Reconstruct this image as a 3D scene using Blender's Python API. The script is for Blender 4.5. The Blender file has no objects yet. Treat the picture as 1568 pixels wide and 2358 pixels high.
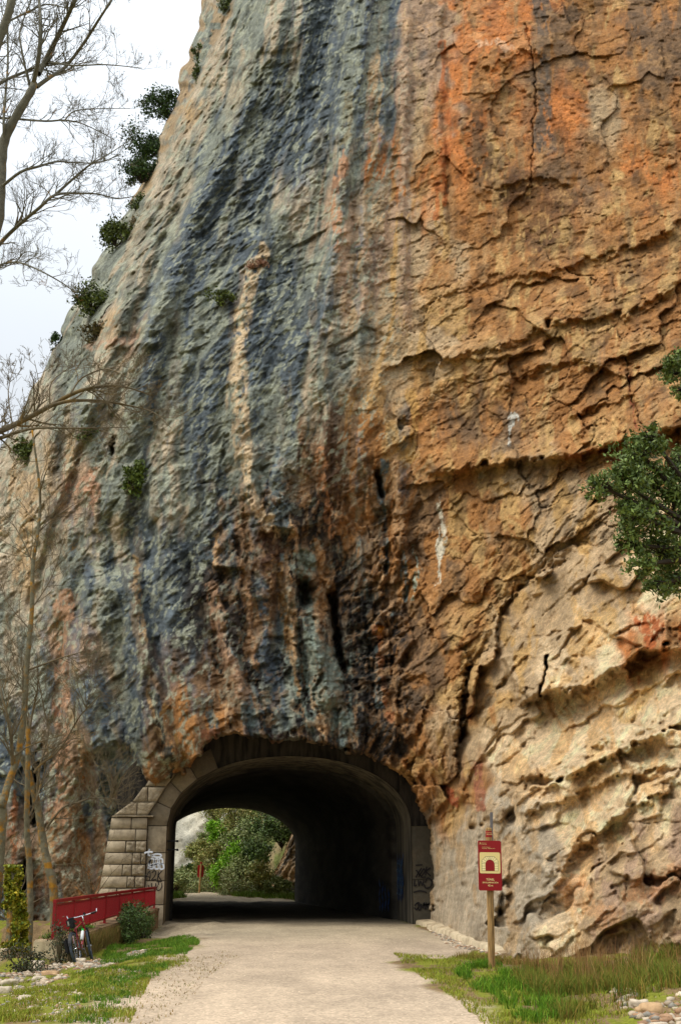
import bpy, bmesh, math, random
import numpy as np
from mathutils import Vector, Matrix
R = math.radians
rng = np.random.default_rng(7)
random.seed(7)
sc = bpy.context.scene
C = sc.collection
# ------------------------------------------------------------------ camera, world, sun, exposure
F, PIT, EYE = 2700.0, R(17.1), 1.6
cam = bpy.data.cameras.new('camera'); camo = bpy.data.objects.new('camera', cam); C.objects.link(camo)
cam.sensor_fit = 'VERTICAL'; cam.sensor_height = 36.0; cam.lens = F/2358*36
cam.clip_end = 2000; cam.clip_start = 0.1
camo.location = (0, 0, EYE); camo.rotation_euler = (R(90)+PIT, 0, 0)
sc.camera = camo
SUN_EL, SUN_AZ = R(50), R(-112)      # azimuth measured clockwise from +Y
w = bpy.data.worlds.new("World"); sc.world = w; w.use_nodes = True
nt = w.node_tree; nt.nodes.clear()
out = nt.nodes.new('ShaderNodeOutputWorld'); bg = nt.nodes.new('ShaderNodeBackground')
sky = nt.nodes.new('ShaderNodeTexSky'); sky.sky_type = 'NISHITA'; sky.sun_disc = False
sky.sun_elevation = SUN_EL; sky.sun_rotation = SUN_AZ; sky.dust_density = 3; sky.air_density = 1.0
tc = nt.nodes.new('ShaderNodeTexCoord'); nz = nt.nodes.new('ShaderNodeTexNoise')
nz.inputs['Scale'].default_value = 2.2; nz.inputs['Detail'].default_value = 5
rp = nt.nodes.new('ShaderNodeMapRange'); rp.inputs[1].default_value = .3; rp.inputs[2].default_value = .75
rp.inputs[3].default_value = .97; rp.inputs[4].default_value = .86
mx = nt.nodes.new('ShaderNodeMix'); mx.data_type = 'RGBA'
mx.inputs[7].default_value = (9.9, 10.5, 11.1, 1)
nt.links.new(tc.outputs['Generated'], nz.inputs['Vector']); nt.links.new(nz.outputs[0], rp.inputs[0])
nt.links.new(rp.outputs[0], mx.inputs[0]); nt.links.new(sky.outputs[0], mx.inputs[6])
sxyz = nt.nodes.new('ShaderNodeSeparateXYZ'); nt.links.new(tc.outputs['Generated'], sxyz.inputs[0])
er = nt.nodes.new('ShaderNodeMapRange'); er.inputs[3].default_value = .22; er.inputs[4].default_value = 1.1; nt.links.new(sxyz.outputs[2], er.inputs[0])
sm_ = nt.nodes.new('ShaderNodeVectorMath'); sm_.operation = 'SCALE'; nt.links.new(mx.outputs[2], sm_.inputs[0]); nt.links.new(er.outputs[0], sm_.inputs['Scale'])
nt.links.new(sm_.outputs[0], bg.inputs[0]); bg.inputs[1].default_value = 0.1
nt.links.new(bg.outputs[0], out.inputs[0])
sl = bpy.data.lights.new('sun', 'SUN'); sl.energy = 1.4; sl.angle = R(32); sl.color = (1, .95, .87)
so = bpy.data.objects.new('sun', sl); C.objects.link(so)
sdir = Vector((math.sin(SUN_AZ)*math.cos(SUN_EL), math.cos(SUN_AZ)*math.cos(SUN_EL), math.sin(SUN_EL)))
so.rotation_euler = sdir.to_track_quat('Z', 'Y').to_euler()
sc.view_settings.view_transform = 'Standard'; sc.view_settings.look = 'None'
sc.view_settings.exposure = 0.74; sc.view_settings.gamma = 1.0
sc.cycles.max_bounces = 6; sc.cycles.diffuse_bounces = 3; sc.cycles.transparent_max_bounces = 4

# ------------------------------------------------------------------ helpers
cp, sp_ = math.cos(PIT), math.sin(PIT)
def hz(py): return F*cp+(np.asarray(py, float)-1179)*sp_, F*sp_-(np.asarray(py, float)-1179)*cp
def at(px, py, Y):
    """world point seen in direction (px,py) [photo measured 1568 wide] at distance Y"""
    h, z = hz(py); return ((px-784)/h*Y, float(Y) if np.isscalar(Y) else Y, EYE+z/h*Y)
def gp(px, py, z=0.0):
    h, zz = hz(py); Y = (EYE-z)/(-zz)*h; return ((px-784)/h*Y, Y, z)
def srgb(r, g, b):
    f = lambda c: (c/255/12.92 if c/255 <= .04045 else ((c/255+.055)/1.055)**2.4)
    return np.array([f(r), f(g), f(b)])
def lerp(a, b, t): return a+(b-a)*t
def smooth(a, b, x):
    t = np.clip((x-a)/(b-a), 0, 1); return t*t*(3-2*t)
def _h(ix, iy, iz, seed):
    n = (ix*374761393+iy*668265263+iz*2147483647+seed*1274126177).astype(np.int64) & 0xffffffff
    n = ((n ^ (n >> 13))*1274126177) & 0xffffffff
    n = ((n ^ (n >> 16))*668265263) & 0xffffffff
    return ((n ^ (n >> 15)) & 0xffff).astype(np.float32)/32767.5-1
def noise(x, y, z=0, seed=0):
    x = np.asarray(x, np.float32); y = np.asarray(y, np.float32); z = np.asarray(z, np.float32)+np.zeros_like(x)
    xi = np.floor(x).astype(np.int64); yi = np.floor(y).astype(np.int64); zi = np.floor(z).astype(np.int64)
    fx, fy, fz = x-xi, y-yi, z-zi
    u, v, w_ = [t*t*t*(t*(t*6-15)+10) for t in (fx, fy, fz)]
    r = 0
    for a in (0, 1):
        for b in (0, 1):
            for c in (0, 1):
                r = r+_h(xi+a, yi+b, zi+c, seed)*(u if a else 1-u)*(v if b else 1-v)*(w_ if c else 1-w_)
    return r
def noise2(x, y, seed=0):
    x = np.asarray(x, np.float32); y = np.asarray(y, np.float32)
    xi = np.floor(x).astype(np.int64); yi = np.floor(y).astype(np.int64); fx, fy = x-xi, y-yi
    u, v = [t*t*t*(t*(t*6-15)+10) for t in (fx, fy)]; z0 = np.zeros_like(xi)
    a = _h(xi, yi, z0, seed); b = _h(xi+1, yi, z0, seed); c = _h(xi, yi+1, z0, seed); d = _h(xi+1, yi+1, z0, seed)
    return (a*(1-u)+b*u)*(1-v)+(c*(1-u)+d*u)*v
def fbm2(x, y, o=4, seed=0, gain=.5):
    r = 0; a = 1
    for i in range(o): r = r+a*noise2(x*2**i+i*17.3, y*2**i+i*9.1, seed+i); a *= gain
    return r
def fbm3(x, y, z, o=4, seed=0, gain=.5):
    r = 0; a = 1
    for i in range(o): r = r+a*noise(x*2**i+i*3.7, y*2**i+i*5.1, z*2**i+i*1.9, seed+i); a *= gain
    return r
def ridge2(x, y, o=3, seed=0, gain=.5):
    r = 0; a = 1
    for i in range(o): r = r+a*(1-2*np.abs(noise2(x*2**i+i*7.7, y*2**i+i*3.3, seed+i))); a *= gain
    return r
def voro2(x, y, seed=0, tilt=1.0):
    """faceted blocks: nearest cell's own tilted plane; also distance to cell border"""
    x = np.asarray(x, np.float32); y = np.asarray(y, np.float32)
    xi = np.floor(x).astype(np.int64); yi = np.floor(y).astype(np.int64); z0 = np.zeros_like(xi)
    d1 = np.full(x.shape, 9., np.float32); d2 = d1.copy(); h = np.zeros_like(d1)
    for a in (-1, 0, 1):
        for b in (-1, 0, 1):
            cx = xi+a+.5+.45*_h(xi+a, yi+b, z0, seed); cy = yi+b+.5+.45*_h(xi+a, yi+b, z0, seed+1)
            d = (x-cx)**2+(y-cy)**2
            hh = _h(xi+a, yi+b, z0, seed+2)+tilt*(_h(xi+a, yi+b, z0, seed+3)*(x-cx)+_h(xi+a, yi+b, z0, seed+4)*(y-cy))*1.6
            m = d < d1
            d2 = np.where(m, d1, np.minimum(d2, d)); h = np.where(m, hh, h); d1 = np.where(m, d, d1)
    return h, np.sqrt(d2)-np.sqrt(d1)
def polydist(px, py, pts):
    """distance to polyline, signed positive below (left->right ordering), and t in 0..1"""
    best = np.full(px.shape, 1e9); sg = np.zeros(px.shape); tt = np.zeros(px.shape); n = len(pts)-1
    for i in range(n):
        ax, ay = pts[i]; bx, by = pts[i+1]; dx, dy = bx-ax, by-ay; L = dx*dx+dy*dy
        t = np.clip(((px-ax)*dx+(py-ay)*dy)/L, 0, 1); qx = px-ax-t*dx; qy = py-ay-t*dy
        d = np.sqrt(qx*qx+qy*qy); s = np.sign(dx*(py-ay)-dy*(px-ax)); m = d < best
        best = np.where(m, d, best); sg = np.where(m, s, sg); tt = np.where(m, (i+t)/n, tt)
    return best, sg, tt
def inpoly(px, py, pts):
    c = np.zeros(px.shape, bool); n = len(pts)
    for i in range(n):
        x1, y1 = pts[i]; x2, y2 = pts[(i+1) % n]
        if y1 == y2: continue
        c ^= ((y1 > py) != (y2 > py)) & (px < (x2-x1)*(py-y1)/(y2-y1)+x1)
    return c

def tag(o, label=None, cat=None, group=None, kind=None):
    for k, v in (('label', label), ('category', cat), ('group', group), ('kind', kind)):
        if v: o[k] = v
    return o
def empty(name, loc, label, cat, group=None, rz=0):
    o = bpy.data.objects.new(name, None); C.objects.link(o); o.location = loc; o.rotation_euler = (0, 0, rz)
    o.empty_display_size = .2
    tag(o, label, cat, group); return o
def link(name, me, mat, parent=None):
    o = bpy.data.objects.new(name, me); C.objects.link(o)
    if mat: me.materials.append(mat)
    if parent:
        o.parent = parent
        o.location = (0, 0, 0)
    return o
def npmesh(name, V, Fq, col=None, smooth_=False):
    """V (n,3), Fq (m,k) numpy"""
    me = bpy.data.meshes.new(name); V = np.asarray(V, np.float32); Fq = np.asarray(Fq, np.int32); k = Fq.shape[1]
    me.vertices.add(len(V)); me.vertices.foreach_set('co', V.ravel())
    me.loops.add(Fq.size); me.loops.foreach_set('vertex_index', Fq.ravel())
    me.polygons.add(len(Fq)); me.polygons.foreach_set('loop_start', np.arange(0, Fq.size, k, dtype=np.int32))
    me.polygons.foreach_set('loop_total', np.full(len(Fq), k, np.int32))
    if smooth_: me.polygons.foreach_set('use_smooth', np.ones(len(Fq), bool))
    me.update(calc_edges=True)
    if col is not None:
        a = me.color_attributes.new('Col', 'FLOAT_COLOR', 'POINT'); c = np.ones((len(V), 4), np.float32); c[:, :3] = col
        a.data.foreach_set('color', c.ravel())
    return me
class MB:
    """collects shapes; world coordinates, origin shifted to parent's location at build"""
    def __init__(s): s.v = []; s.f = []
    def add(s, vs, fs):
        b = len(s.v); s.v += [tuple(v) for v in vs]; s.f += [tuple(i+b for i in f) for f in fs]
    def box(s, x0, x1, y0, y1, z0, z1, M=None, bev=0):
        if bev:
            bm = bmesh.new(); bmesh.ops.create_cube(bm, size=1)
            for v in bm.verts: v.co = ((x0+x1)/2+v.co.x*(x1-x0), (y0+y1)/2+v.co.y*(y1-y0), (z0+z1)/2+v.co.z*(z1-z0))
            bmesh.ops.bevel(bm, geom=bm.edges[:], offset=bev, segments=2, affect='EDGES')
            s.addbm(bm, M); return
        vs = [Vector(p) for p in ((x0,y0,z0),(x1,y0,z0),(x1,y1,z0),(x0,y1,z0),(x0,y0,z1),(x1,y0,z1),(x1,y1,z1),(x0,y1,z1))]
        if M: vs = [M @ v for v in vs]
        s.add(vs, [(0,3,2,1),(4,5,6,7),(0,1,5,4),(1,2,6,5),(2,3,7,6),(3,0,4,7)])
    def addbm(s, bm, M=None):
        bm.verts.ensure_lookup_table(); bm.verts.index_update()
        s.add([(M @ v.co) if M else v.co.copy() for v in bm.verts], [[v.index for v in f.verts] for f in bm.faces]); bm.free()
    def tube(s, pts, rad, n=8, closed=False, cap=True):
        pts = [Vector(p) for p in pts]; m = len(pts)
        if not hasattr(rad, '__len__'): rad = [rad]*m
        b = len(s.v); prev = None
        for i, p in enumerate(pts):
            if closed: t = pts[(i+1) % m]-pts[i-1]
            else: t = pts[min(i+1, m-1)]-pts[max(i-1, 0)]
            if t.length < 1e-9: t = Vector((0, 0, 1))
            t.normalize()
            a = prev if prev is not None else (Vector((0, 0, 1)) if abs(t.z) < .9 else Vector((1, 0, 0)))
            u = (a-t*a.dot(t)); u = u.normalized() if u.length > 1e-6 else t.orthogonal().normalized()
            prev = u; v = t.cross(u)
            for k in range(n):
                an = 2*math.pi*k/n; s.v.append(tuple(p+(u*math.cos(an)+v*math.sin(an))*rad[i]))
        for i in range(m if closed else m-1):
            j = (i+1) % m
            for k in range(n):
                s.f.append((b+i*n+k, b+i*n+(k+1) % n, b+j*n+(k+1) % n, b+j*n+k))
        if cap and not closed:
            s.f.append(tuple(b+k for k in reversed(range(n)))); s.f.append(tuple(b+(m-1)*n+k for k in range(n)))
    def ribbon(s, pts, w, nrm=(0, -1, 0)):
        pts = [Vector(p) for p in pts]; nrm = Vector(nrm); b = len(s.v)
        for i, p in enumerate(pts):
            t = pts[min(i+1, len(pts)-1)]-pts[max(i-1, 0)]; side = t.cross(nrm)
            side = side.normalized()*w*.5 if side.length > 1e-9 else Vector((w/2, 0, 0))
            s.v += [tuple(p-side), tuple(p+side)]
        for i in range(len(pts)-1): s.f.append((b+2*i, b+2*i+1, b+2*i+3, b+2*i+2))
    def build(s, name, mat, parent=None, M=None, smooth_=False):
        me = bpy.data.meshes.new(name)
        off = Vector((0, 0, 0)); vs = s.v
        if M: vs = [tuple(M @ Vector(v)) for v in vs]
        me.from_pydata(vs, [], s.f); me.validate(); me.update()
        if smooth_:
            for p in me.polygons: p.use_smooth = True
        o = link(name, me, mat, parent)
        return o
def rel(parent, child):
    """child built in world coordinates: keep it in place under its (translated/rotated) parent"""
    M = Matrix.Translation(parent.location) @ parent.rotation_euler.to_matrix().to_4x4()
    if parent.parent: M = (Matrix.Translation(parent.parent.location) @ parent.parent.rotation_euler.to_matrix().to_4x4()) @ M
    child.data.transform(M.inverted()); return child

# ------------------------------------------------------------------ materials
def mat(name, base=(.5, .5, .5), rough=.8, attr=False, noise_s=None, noise_amt=.3, c2=None, c2_s=4, c2_lo=.45, c2_hi=.6, bump=0, bump_s=30,
        metal=0, coords='Object', stretch=(1, 1, 1), bump_dist=.02, trans=0, spec=.3):
    m = bpy.data.materials.new(name); m.use_nodes = True; n = m.node_tree; L = n.links; P = n.nodes['Principled BSDF']
    P.inputs['Roughness'].default_value = rough; P.inputs['Metallic'].default_value = metal
    P.inputs['Specular IOR Level'].default_value = spec
    t = n.nodes.new('ShaderNodeTexCoord'); mp = n.nodes.new('ShaderNodeMapping'); mp.inputs['Scale'].default_value = stretch
    L.new(t.outputs[coords], mp.inputs[0]); vec = mp.outputs[0]
    if attr:
        a = n.nodes.new('ShaderNodeAttribute'); a.attribute_name = 'Col'; col = a.outputs['Color']
    else:
        a = n.nodes.new('ShaderNodeRGB'); a.outputs[0].default_value = (*base[:3], 1); col = a.outputs[0]
    def nzn(s, d=6, rgh=.6):
        q = n.nodes.new('ShaderNodeTexNoise'); q.inputs['Scale'].default_value = s; q.inputs['Detail'].default_value = d
        q.inputs['Roughness'].default_value = rgh; L.new(vec, q.inputs['Vector']); return q.outputs[0]
    if c2 is not None:
        mr = n.nodes.new('ShaderNodeMapRange'); mr.inputs[1].default_value = c2_lo; mr.inputs[2].default_value = c2_hi
        L.new(nzn(c2_s), mr.inputs[0]); mm = n.nodes.new('ShaderNodeMix'); mm.data_type = 'RGBA'
        L.new(mr.outputs[0], mm.inputs[0]); L.new(col, mm.inputs[6]); mm.inputs[7].default_value = (*c2[:3], 1); col = mm.outputs[2]
    if noise_s:
        mr = n.nodes.new('ShaderNodeMapRange'); mr.inputs[1].default_value = .25; mr.inputs[2].default_value = .75
        mr.inputs[3].default_value = 1-noise_amt; mr.inputs[4].default_value = 1+noise_amt; L.new(nzn(noise_s), mr.inputs[0])
        vm = n.nodes.new('ShaderNodeVectorMath'); vm.operation = 'SCALE'; L.new(col, vm.inputs[0]); L.new(mr.outputs[0], vm.inputs['Scale'])
        col = vm.outputs[0]
    L.new(col, P.inputs['Base Color'])
    if bump:
        b = n.nodes.new('ShaderNodeBump'); b.inputs['Strength'].default_value = bump; b.inputs['Distance'].default_value = bump_dist
        L.new(nzn(bump_s, 8, .65), b.inputs['Height']); L.new(b.outputs[0], P.inputs['Normal'])
    return m

def rock_mat():
    m = bpy.data.materials.new('rock'); m.use_nodes = True; n = m.node_tree; L = n.links; P = n.nodes['Principled BSDF']
    P.inputs['Roughness'].default_value = .88; P.inputs['Specular IOR Level'].default_value = .25
    t = n.nodes.new('ShaderNodeTexCoord'); a = n.nodes.new('ShaderNodeAttribute'); a.attribute_name = 'Col'
    def nzn(s, d, rgh, vec=None):
        q = n.nodes.new('ShaderNodeTexNoise'); q.inputs['Scale'].default_value = s; q.inputs['Detail'].default_value = d
        q.inputs['Roughness'].default_value = rgh; L.new(vec or t.outputs['Object'], q.inputs['Vector']); return q.outputs[0]
    def mr(x, a_, b_, c_, d_):
        q = n.nodes.new('ShaderNodeMapRange')
        for i, k in enumerate((a_, b_, c_, d_)): q.inputs[i+1].default_value = k
        L.new(x, q.inputs[0]); return q.outputs[0]
    mp = n.nodes.new('ShaderNodeMapping'); mp.inputs['Scale'].default_value = (1, 1, .35); L.new(t.outputs['Object'], mp.inputs[0])
    f1 = mr(nzn(5, 8, .7), .3, .7, .62, 1.3)
    f2 = mr(nzn(1.2, 6, .65, mp.outputs[0]), .3, .7, .8, 1.2)
    mu0 = n.nodes.new('ShaderNodeMath'); mu0.operation = 'MULTIPLY'; L.new(f1, mu0.inputs[0]); L.new(f2, mu0.inputs[1])
    f3_ = mr(nzn(19, 5, .75), .3, .7, .6, 1.3)
    mu = n.nodes.new('ShaderNodeMath'); mu.operation = 'MULTIPLY'; L.new(mu0.outputs[0], mu.inputs[0]); L.new(f3_, mu.inputs[1])
    vm = n.nodes.new('ShaderNodeVectorMath'); vm.operation = 'SCALE'; L.new(a.outputs['Color'], vm.inputs[0]); L.new(mu.outputs[0], vm.inputs['Scale'])
    L.new(vm.outputs[0], P.inputs['Base Color'])
    b = n.nodes.new('ShaderNodeBump'); b.inputs['Strength'].default_value = 1; b.inputs['Distance'].default_value = .13
    L.new(nzn(5.5, 12, .74), b.inputs['Height']); L.new(b.outputs[0], P.inputs['Normal'])
    return m
M = {}
M['rock'] = rock_mat()
M['stone'] = mat('dressed_stone', attr=True, noise_s=6, noise_amt=.25, bump=.7, bump_s=14, c2=srgb(92, 80, 62), c2_s=1.6, c2_lo=.52, c2_hi=.75, bump_dist=.03)
M['rustic'] = mat('rustic_stone', attr=True, noise_s=6, noise_amt=.3, bump=1, bump_s=7, bump_dist=.09)
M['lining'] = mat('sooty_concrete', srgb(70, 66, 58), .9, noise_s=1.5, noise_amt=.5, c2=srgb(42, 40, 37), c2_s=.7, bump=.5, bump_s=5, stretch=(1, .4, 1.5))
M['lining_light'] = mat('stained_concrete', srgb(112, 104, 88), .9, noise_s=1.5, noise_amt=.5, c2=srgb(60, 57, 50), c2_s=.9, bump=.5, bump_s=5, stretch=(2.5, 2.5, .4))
M['red'] = mat('red_paint', srgb(136, 5, 14), .42, noise_s=3, noise_amt=.15, spec=.5)
M['signred'] = mat('sign_red', srgb(142, 8, 14), .45, noise_s=8, noise_amt=.04, spec=.4)
M['signcream'] = mat('sign_cream', srgb(235, 212, 140), .5)
M['signblock'] = mat('sign_pale', srgb(248, 230, 165), .5)
M['ink'] = mat('ink_black', srgb(30, 24, 20), .6)
M['wood'] = mat('pine_post', srgb(165, 130, 80), .8, noise_s=4, noise_amt=.35, c2=srgb(118, 92, 55), c2_s=5, stretch=(9, 9, .6), bump=.4, bump_s=10, bump_dist=.01)
M['steel'] = mat('galvanised_steel', srgb(112, 108, 106), .5, noise_s=12, noise_amt=.25, metal=.3)
M['concrete'] = mat('pale_concrete', srgb(196, 178, 146), .9, noise_s=5, noise_amt=.25, c2=srgb(130, 108, 80), c2_s=2, c2_lo=.5, c2_hi=.7, bump=.6, bump_s=14)
M['concrete_d'] = mat('weathered_concrete', srgb(150, 122, 90), .9, noise_s=4, noise_amt=.35, c2=srgb(82, 62, 40), c2_s=1.6, c2_lo=.42, c2_hi=.62, bump=.8, bump_s=10, stretch=(1, 1, .5))
M['bark_g'] = mat('grey_bark', srgb(108, 104, 88), .9, noise_s=8, noise_amt=.35, c2=srgb(165, 118, 30), c2_s=2.2, c2_lo=.6, c2_hi=.72, bump=1, bump_s=20)
M['bark_y'] = mat('lichen_bark', srgb(112, 106, 84), .9, noise_s=6, noise_amt=.4, c2=srgb(158, 112, 32), c2_s=3.2, c2_lo=.5, c2_hi=.62, bump=1, bump_s=16, bump_dist=.04)
M['bark_d'] = mat('dark_bark', srgb(58, 50, 40), .9, noise_s=8, noise_amt=.3)
M['twig_y'] = mat('twig', srgb(104, 92, 70), .9, noise_s=4, noise_amt=.35, c2=srgb(132, 104, 50), c2_s=1.5, c2_lo=.55, c2_hi=.7)
M['leaf'] = mat('leaf', attr=True, rough=.6, noise_s=1.5, noise_amt=.25, spec=.35)
M['grass'] = mat('grass_blade', attr=True, rough=.75, spec=.2)
M['stones'] = mat('pale_stone', attr=True, noise_s=14, noise_amt=.25, bump=.6, bump_s=18)
M['white'] = mat('white_spray', srgb(225, 230, 238), .7, noise_s=6, noise_amt=.1)
M['black'] = mat('black_spray', srgb(34, 30, 30), .7)
M['blue'] = mat('blue_spray', srgb(24, 70, 130), .7, noise_s=3, noise_amt=.5)
M['lightblue'] = mat('light_blue_spray', srgb(120, 165, 195), .7)
M['tyre'] = mat('tyre_rubber', srgb(66, 74, 84), .75, noise_s=30, noise_amt=.2)
M['blackp'] = mat('black_plastic', srgb(24, 24, 26), .5)
M['chrome'] = mat('chrome', srgb(205, 205, 210), .25, metal=.9)
M['bikered'] = mat('bike_red', srgb(140, 14, 30), .35, spec=.6)
M['bikewhite'] = mat('bike_white', srgb(225, 228, 225), .35)
M['green'] = mat('green_plastic', srgb(20, 170, 60), .45)
M['bag'] = mat('clear_map_case', srgb(150, 150, 135), .4)

# ------------------------------------------------------------------ CLIFF
def interp(py, tab):
    t = np.array(tab, float); return np.interp(py, t[:, 0], t[:, 1])
SIL = [(-300, 640), (-100, 500), (0, 472), (60, 462), (100, 442), (150, 425), (200, 412), (260, 384), (330, 362), (400, 335), (480, 292),
       (560, 250), (640, 206), (720, 162), (810, 114), (900, 72), (1050, -2), (1150, -58), (1300, -130), (1600, -230), (2400, -320)]
NU, NV = 800, 1100
py_r = np.linspace(-280, 2340, NV)
# finer rows in the frame's lower two thirds come for free: rows are even in the view
s_r = interp(py_r, SIL)+6*noise2(py_r/23., py_r*0, 3)+9*noise2(py_r/60., py_r*0+5, 4)
u = np.linspace(0, 1, NU)
RIGHT = 1860.
PX = s_r[:, None]+(RIGHT-s_r[:, None])*u[None, :]; PY = np.repeat(py_r[:, None], NU, 1)
CTRL = [(470,-280,64),(900,-280,53),(1300,-280,51),(1860,-280,52),
 (480,0,57),(600,0,51.5),(784,0,48.5),(950,0,47.5),(1100,0,46.5),(1250,0,46),(1568,0,45.5),(1860,0,45),
 (330,400,54),(450,400,49.5),(600,400,46.5),(784,400,44.5),(950,400,44),(1100,400,42.5),(1300,400,42),(1568,400,40.5),(1860,400,38),
 (150,720,51),(300,700,47),(500,700,44),(700,700,42.3),(900,700,41.5),(1100,700,40.3),(1300,700,38.8),(1568,700,36.5),(1860,700,33),
 (0,1050,50),(200,1000,46),(400,1000,43),(600,1000,41),(784,1000,40.2),(950,1000,39.6),(1100,1000,38.2),(1300,1000,35.5),(1568,980,32),(1860,1000,28),
 (-130,1300,49),(0,1300,47),(200,1300,44.2),(400,1300,41.6),(600,1300,40),(700,1300,40.8),(784,1320,41.0),(880,1300,40.4),(1000,1300,38.5),(1100,1300,37),(1250,1250,34),(1400,1250,31),(1568,1250,28.5),(1860,1300,24),
 (-230,1600,47),(0,1600,45),(150,1600,43),(300,1600,41),(450,1600,39.4),(600,1580,39.2),(700,1550,39.3),(800,1550,40.0),(900,1500,39.2),(1000,1500,37.8),(1100,1480,36),(1200,1480,32.5),(1350,1500,29),(1568,1500,25.5),(1860,1600,20.5),
 (0,1800,44.5),(150,1800,42.6),(290,1760,40.4),(420,1720,39.2),(560,1650,38.6),(700,1660,38.4),(820,1680,38.6),(900,1720,38.4),(1000,1700,37),(1080,1700,34),(1180,1700,30.5),(1300,1700,28),(1568,1750,23.4),
 (0,2000,44),(150,2000,42.6),(290,1900,42),(960,1800,38.6),(1020,1850,37),(1100,1850,31.5),(1200,1850,28),(1300,1900,26),(1450,1900,23.8),(1568,1900,22.6),(1860,1900,19),
 (0,2300,43.5),(250,2200,42),(1000,2000,39.4),(1030,2000,36.2),(1080,2000,31.5),(1150,2000,27.6),(1300,2050,24.6),(1568,2100,21.4),
 (1000,2140,38.9),(1020,2140,35.8),(1060,2160,31.5),(1120,2180,27.2),(1180,2200,25),(1230,2230,23.6),(1300,2230,22.8),(1420,2230,22.0),(1568,2240,20.6),(1860,2340,17.5),
 (1010,2340,37.5),(1150,2340,26),(1300,2340,22.4),(1568,2340,20.2),(600,2340,41)]
cc = np.array(CTRL, float); q = cc[:, :2]/400.
def tps(r): return np.where(r > 0, r*r*np.log(r+1e-12), 0)
Dm = np.sqrt(((q[:, None]-q[None])**2).sum(-1)); n_ = len(cc)
A = np.zeros((n_+3, n_+3)); A[:n_, :n_] = tps(Dm)+np.eye(n_)*.004; A[:n_, n_] = 1; A[:n_, n_+1:] = q; A[n_, :n_] = 1; A[n_+1:, :n_] = q.T
sol = np.linalg.solve(A, np.r_[cc[:, 2], 0, 0, 0])
def base_depth(px, py):
    sh = px.shape; p = np.stack([px.ravel(), py.ravel()], 1)/400.
    o = sol[n_]+p@sol[n_+1:]
    for i in range(n_): o += sol[i]*tps(np.sqrt(((p-q[i])**2).sum(1)))
    return o.reshape(sh)
gi = np.linspace(0, NV-1, 150).astype(int); gj = np.linspace(0, NU-1, 110).astype(int)
coarse = base_depth(PX[np.ix_(gi, gj)], PY[np.ix_(gi, gj)])
# bilinear upsampling of the coarse depth
ti = np.interp(np.arange(NV), gi, np.arange(len(gi))); tj = np.interp(np.arange(NU), gj, np.arange(len(gj)))
i0 = np.minimum(ti.astype(int), len(gi)-2); j0 = np.minimum(tj.astype(int), len(gj)-2); fi = (ti-i0)[:, None]; fj = (tj-j0)[None]
Y0 = (coarse[np.ix_(i0, j0)]*(1-fi)*(1-fj)+coarse[np.ix_(i0+1, j0)]*fi*(1-fj)+coarse[np.ix_(i0, j0+1)]*(1-fi)*fj+coarse[np.ix_(i0+1, j0+1)]*fi*fj)
tq = np.clip((PX-s_r[:, None])/150, 0, 1)
Y0 = Y0+5.0*(1-np.sqrt(np.clip(1-(1-tq)**2, 0, 1)))
# the farther conglomerate strip on the skyline behind the slab
STR = [(-300, 720), (0, 540), (150, 470), (300, 400), (430, 340), (520, 270)]
strip = smooth(6, -6, PX-(interp(PY[:, 0], STR)[:, None]+8*fbm2(PY/40, PY*0, 2, 9)))*(PY < 520)
Y0 = Y0+strip*1.6
# ---- world base position and displacement noises
X0, _, Z0 = at(PX, PY, Y0)
# rib coordinate: ribs lean with the slab, turning upright low down
RB = [(-300, 520), (0, 360), (300, 240), (600, 110), (900, 10), (1200, -15), (1500, 15), (1800, 90), (2100, 130), (2400, 150)]
wl = smooth(1050, 450, PX)
rib = PX-interp(PY[:, 0], RB)[:, None]*(wl*.85+.12)
left = smooth(1000, 820, PX+30*fbm2(PX/150, PY/150, 2, 21)+np.clip(PY-900, 0, 900)*.12)      # grey slab side
mid = smooth(1700, 1250, PY)*0+smooth(430, 560, PX)*smooth(1010, 930, PX)*smooth(960, 1230, PY+.25*(784-PX))
EDGE = [(1568, 985), (1500, 1190), (1400, 1235), (1300, 1270), (1230, 1325), (1150, 1400), (1138, 1480), (1100, 1560), (1085, 1640), (1055, 1720), (1040, 1830), (1000, 1880), (985, 2000), (990, 2400)]
wx = PX+14*fbm2(PX/60, PY/60, 3, 33); wy = PY+14*fbm2(PX/60, PY/60, 3, 37)
near_poly = EDGE+[(2400, 2400), (2400, 900)]
nearm = inpoly(wx, wy, near_poly).astype(float)
right = (1-left)
d = np.zeros_like(PX)
wr = rib+20*fbm2(rib/90, PY/140, 3, 41)
def voro3(x, y, z, seed=0, tilt=1.0):
    x = np.asarray(x, np.float32); y = np.asarray(y, np.float32); z = np.asarray(z, np.float32)
    xi = np.floor(x).astype(np.int64); yi = np.floor(y).astype(np.int64); zi = np.floor(z).astype(np.int64)
    d1 = np.full(x.shape, 9., np.float32); d2 = d1.copy(); h = np.zeros_like(d1)
    for a in (-1, 0, 1):
        for b in (-1, 0, 1):
            for c in (-1, 0, 1):
                A_, B_, C_ = xi+a, yi+b, zi+c
                cx = A_+.5+.42*_h(A_, B_, C_, seed); cy = B_+.5+.42*_h(A_, B_, C_, seed+1); cz = C_+.5+.42*_h(A_, B_, C_, seed+2)
                dd = (x-cx)**2+(y-cy)**2+(z-cz)**2
                hh = .3*_h(A_, B_, C_, seed+3)+tilt*((x-cx)*_h(A_, B_, C_, seed+4)+(y-cy)*_h(A_, B_, C_, seed+5)+(z-cz)*_h(A_, B_, C_, seed+6))*1.7
                m = dd < d1; d2 = np.where(m, d1, np.minimum(d2, dd)); h = np.where(m, hh, h); d1 = np.where(m, dd, d1)
    return h, np.sqrt(d2)-np.sqrt(d1)
nonear = 1-nearm
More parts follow.
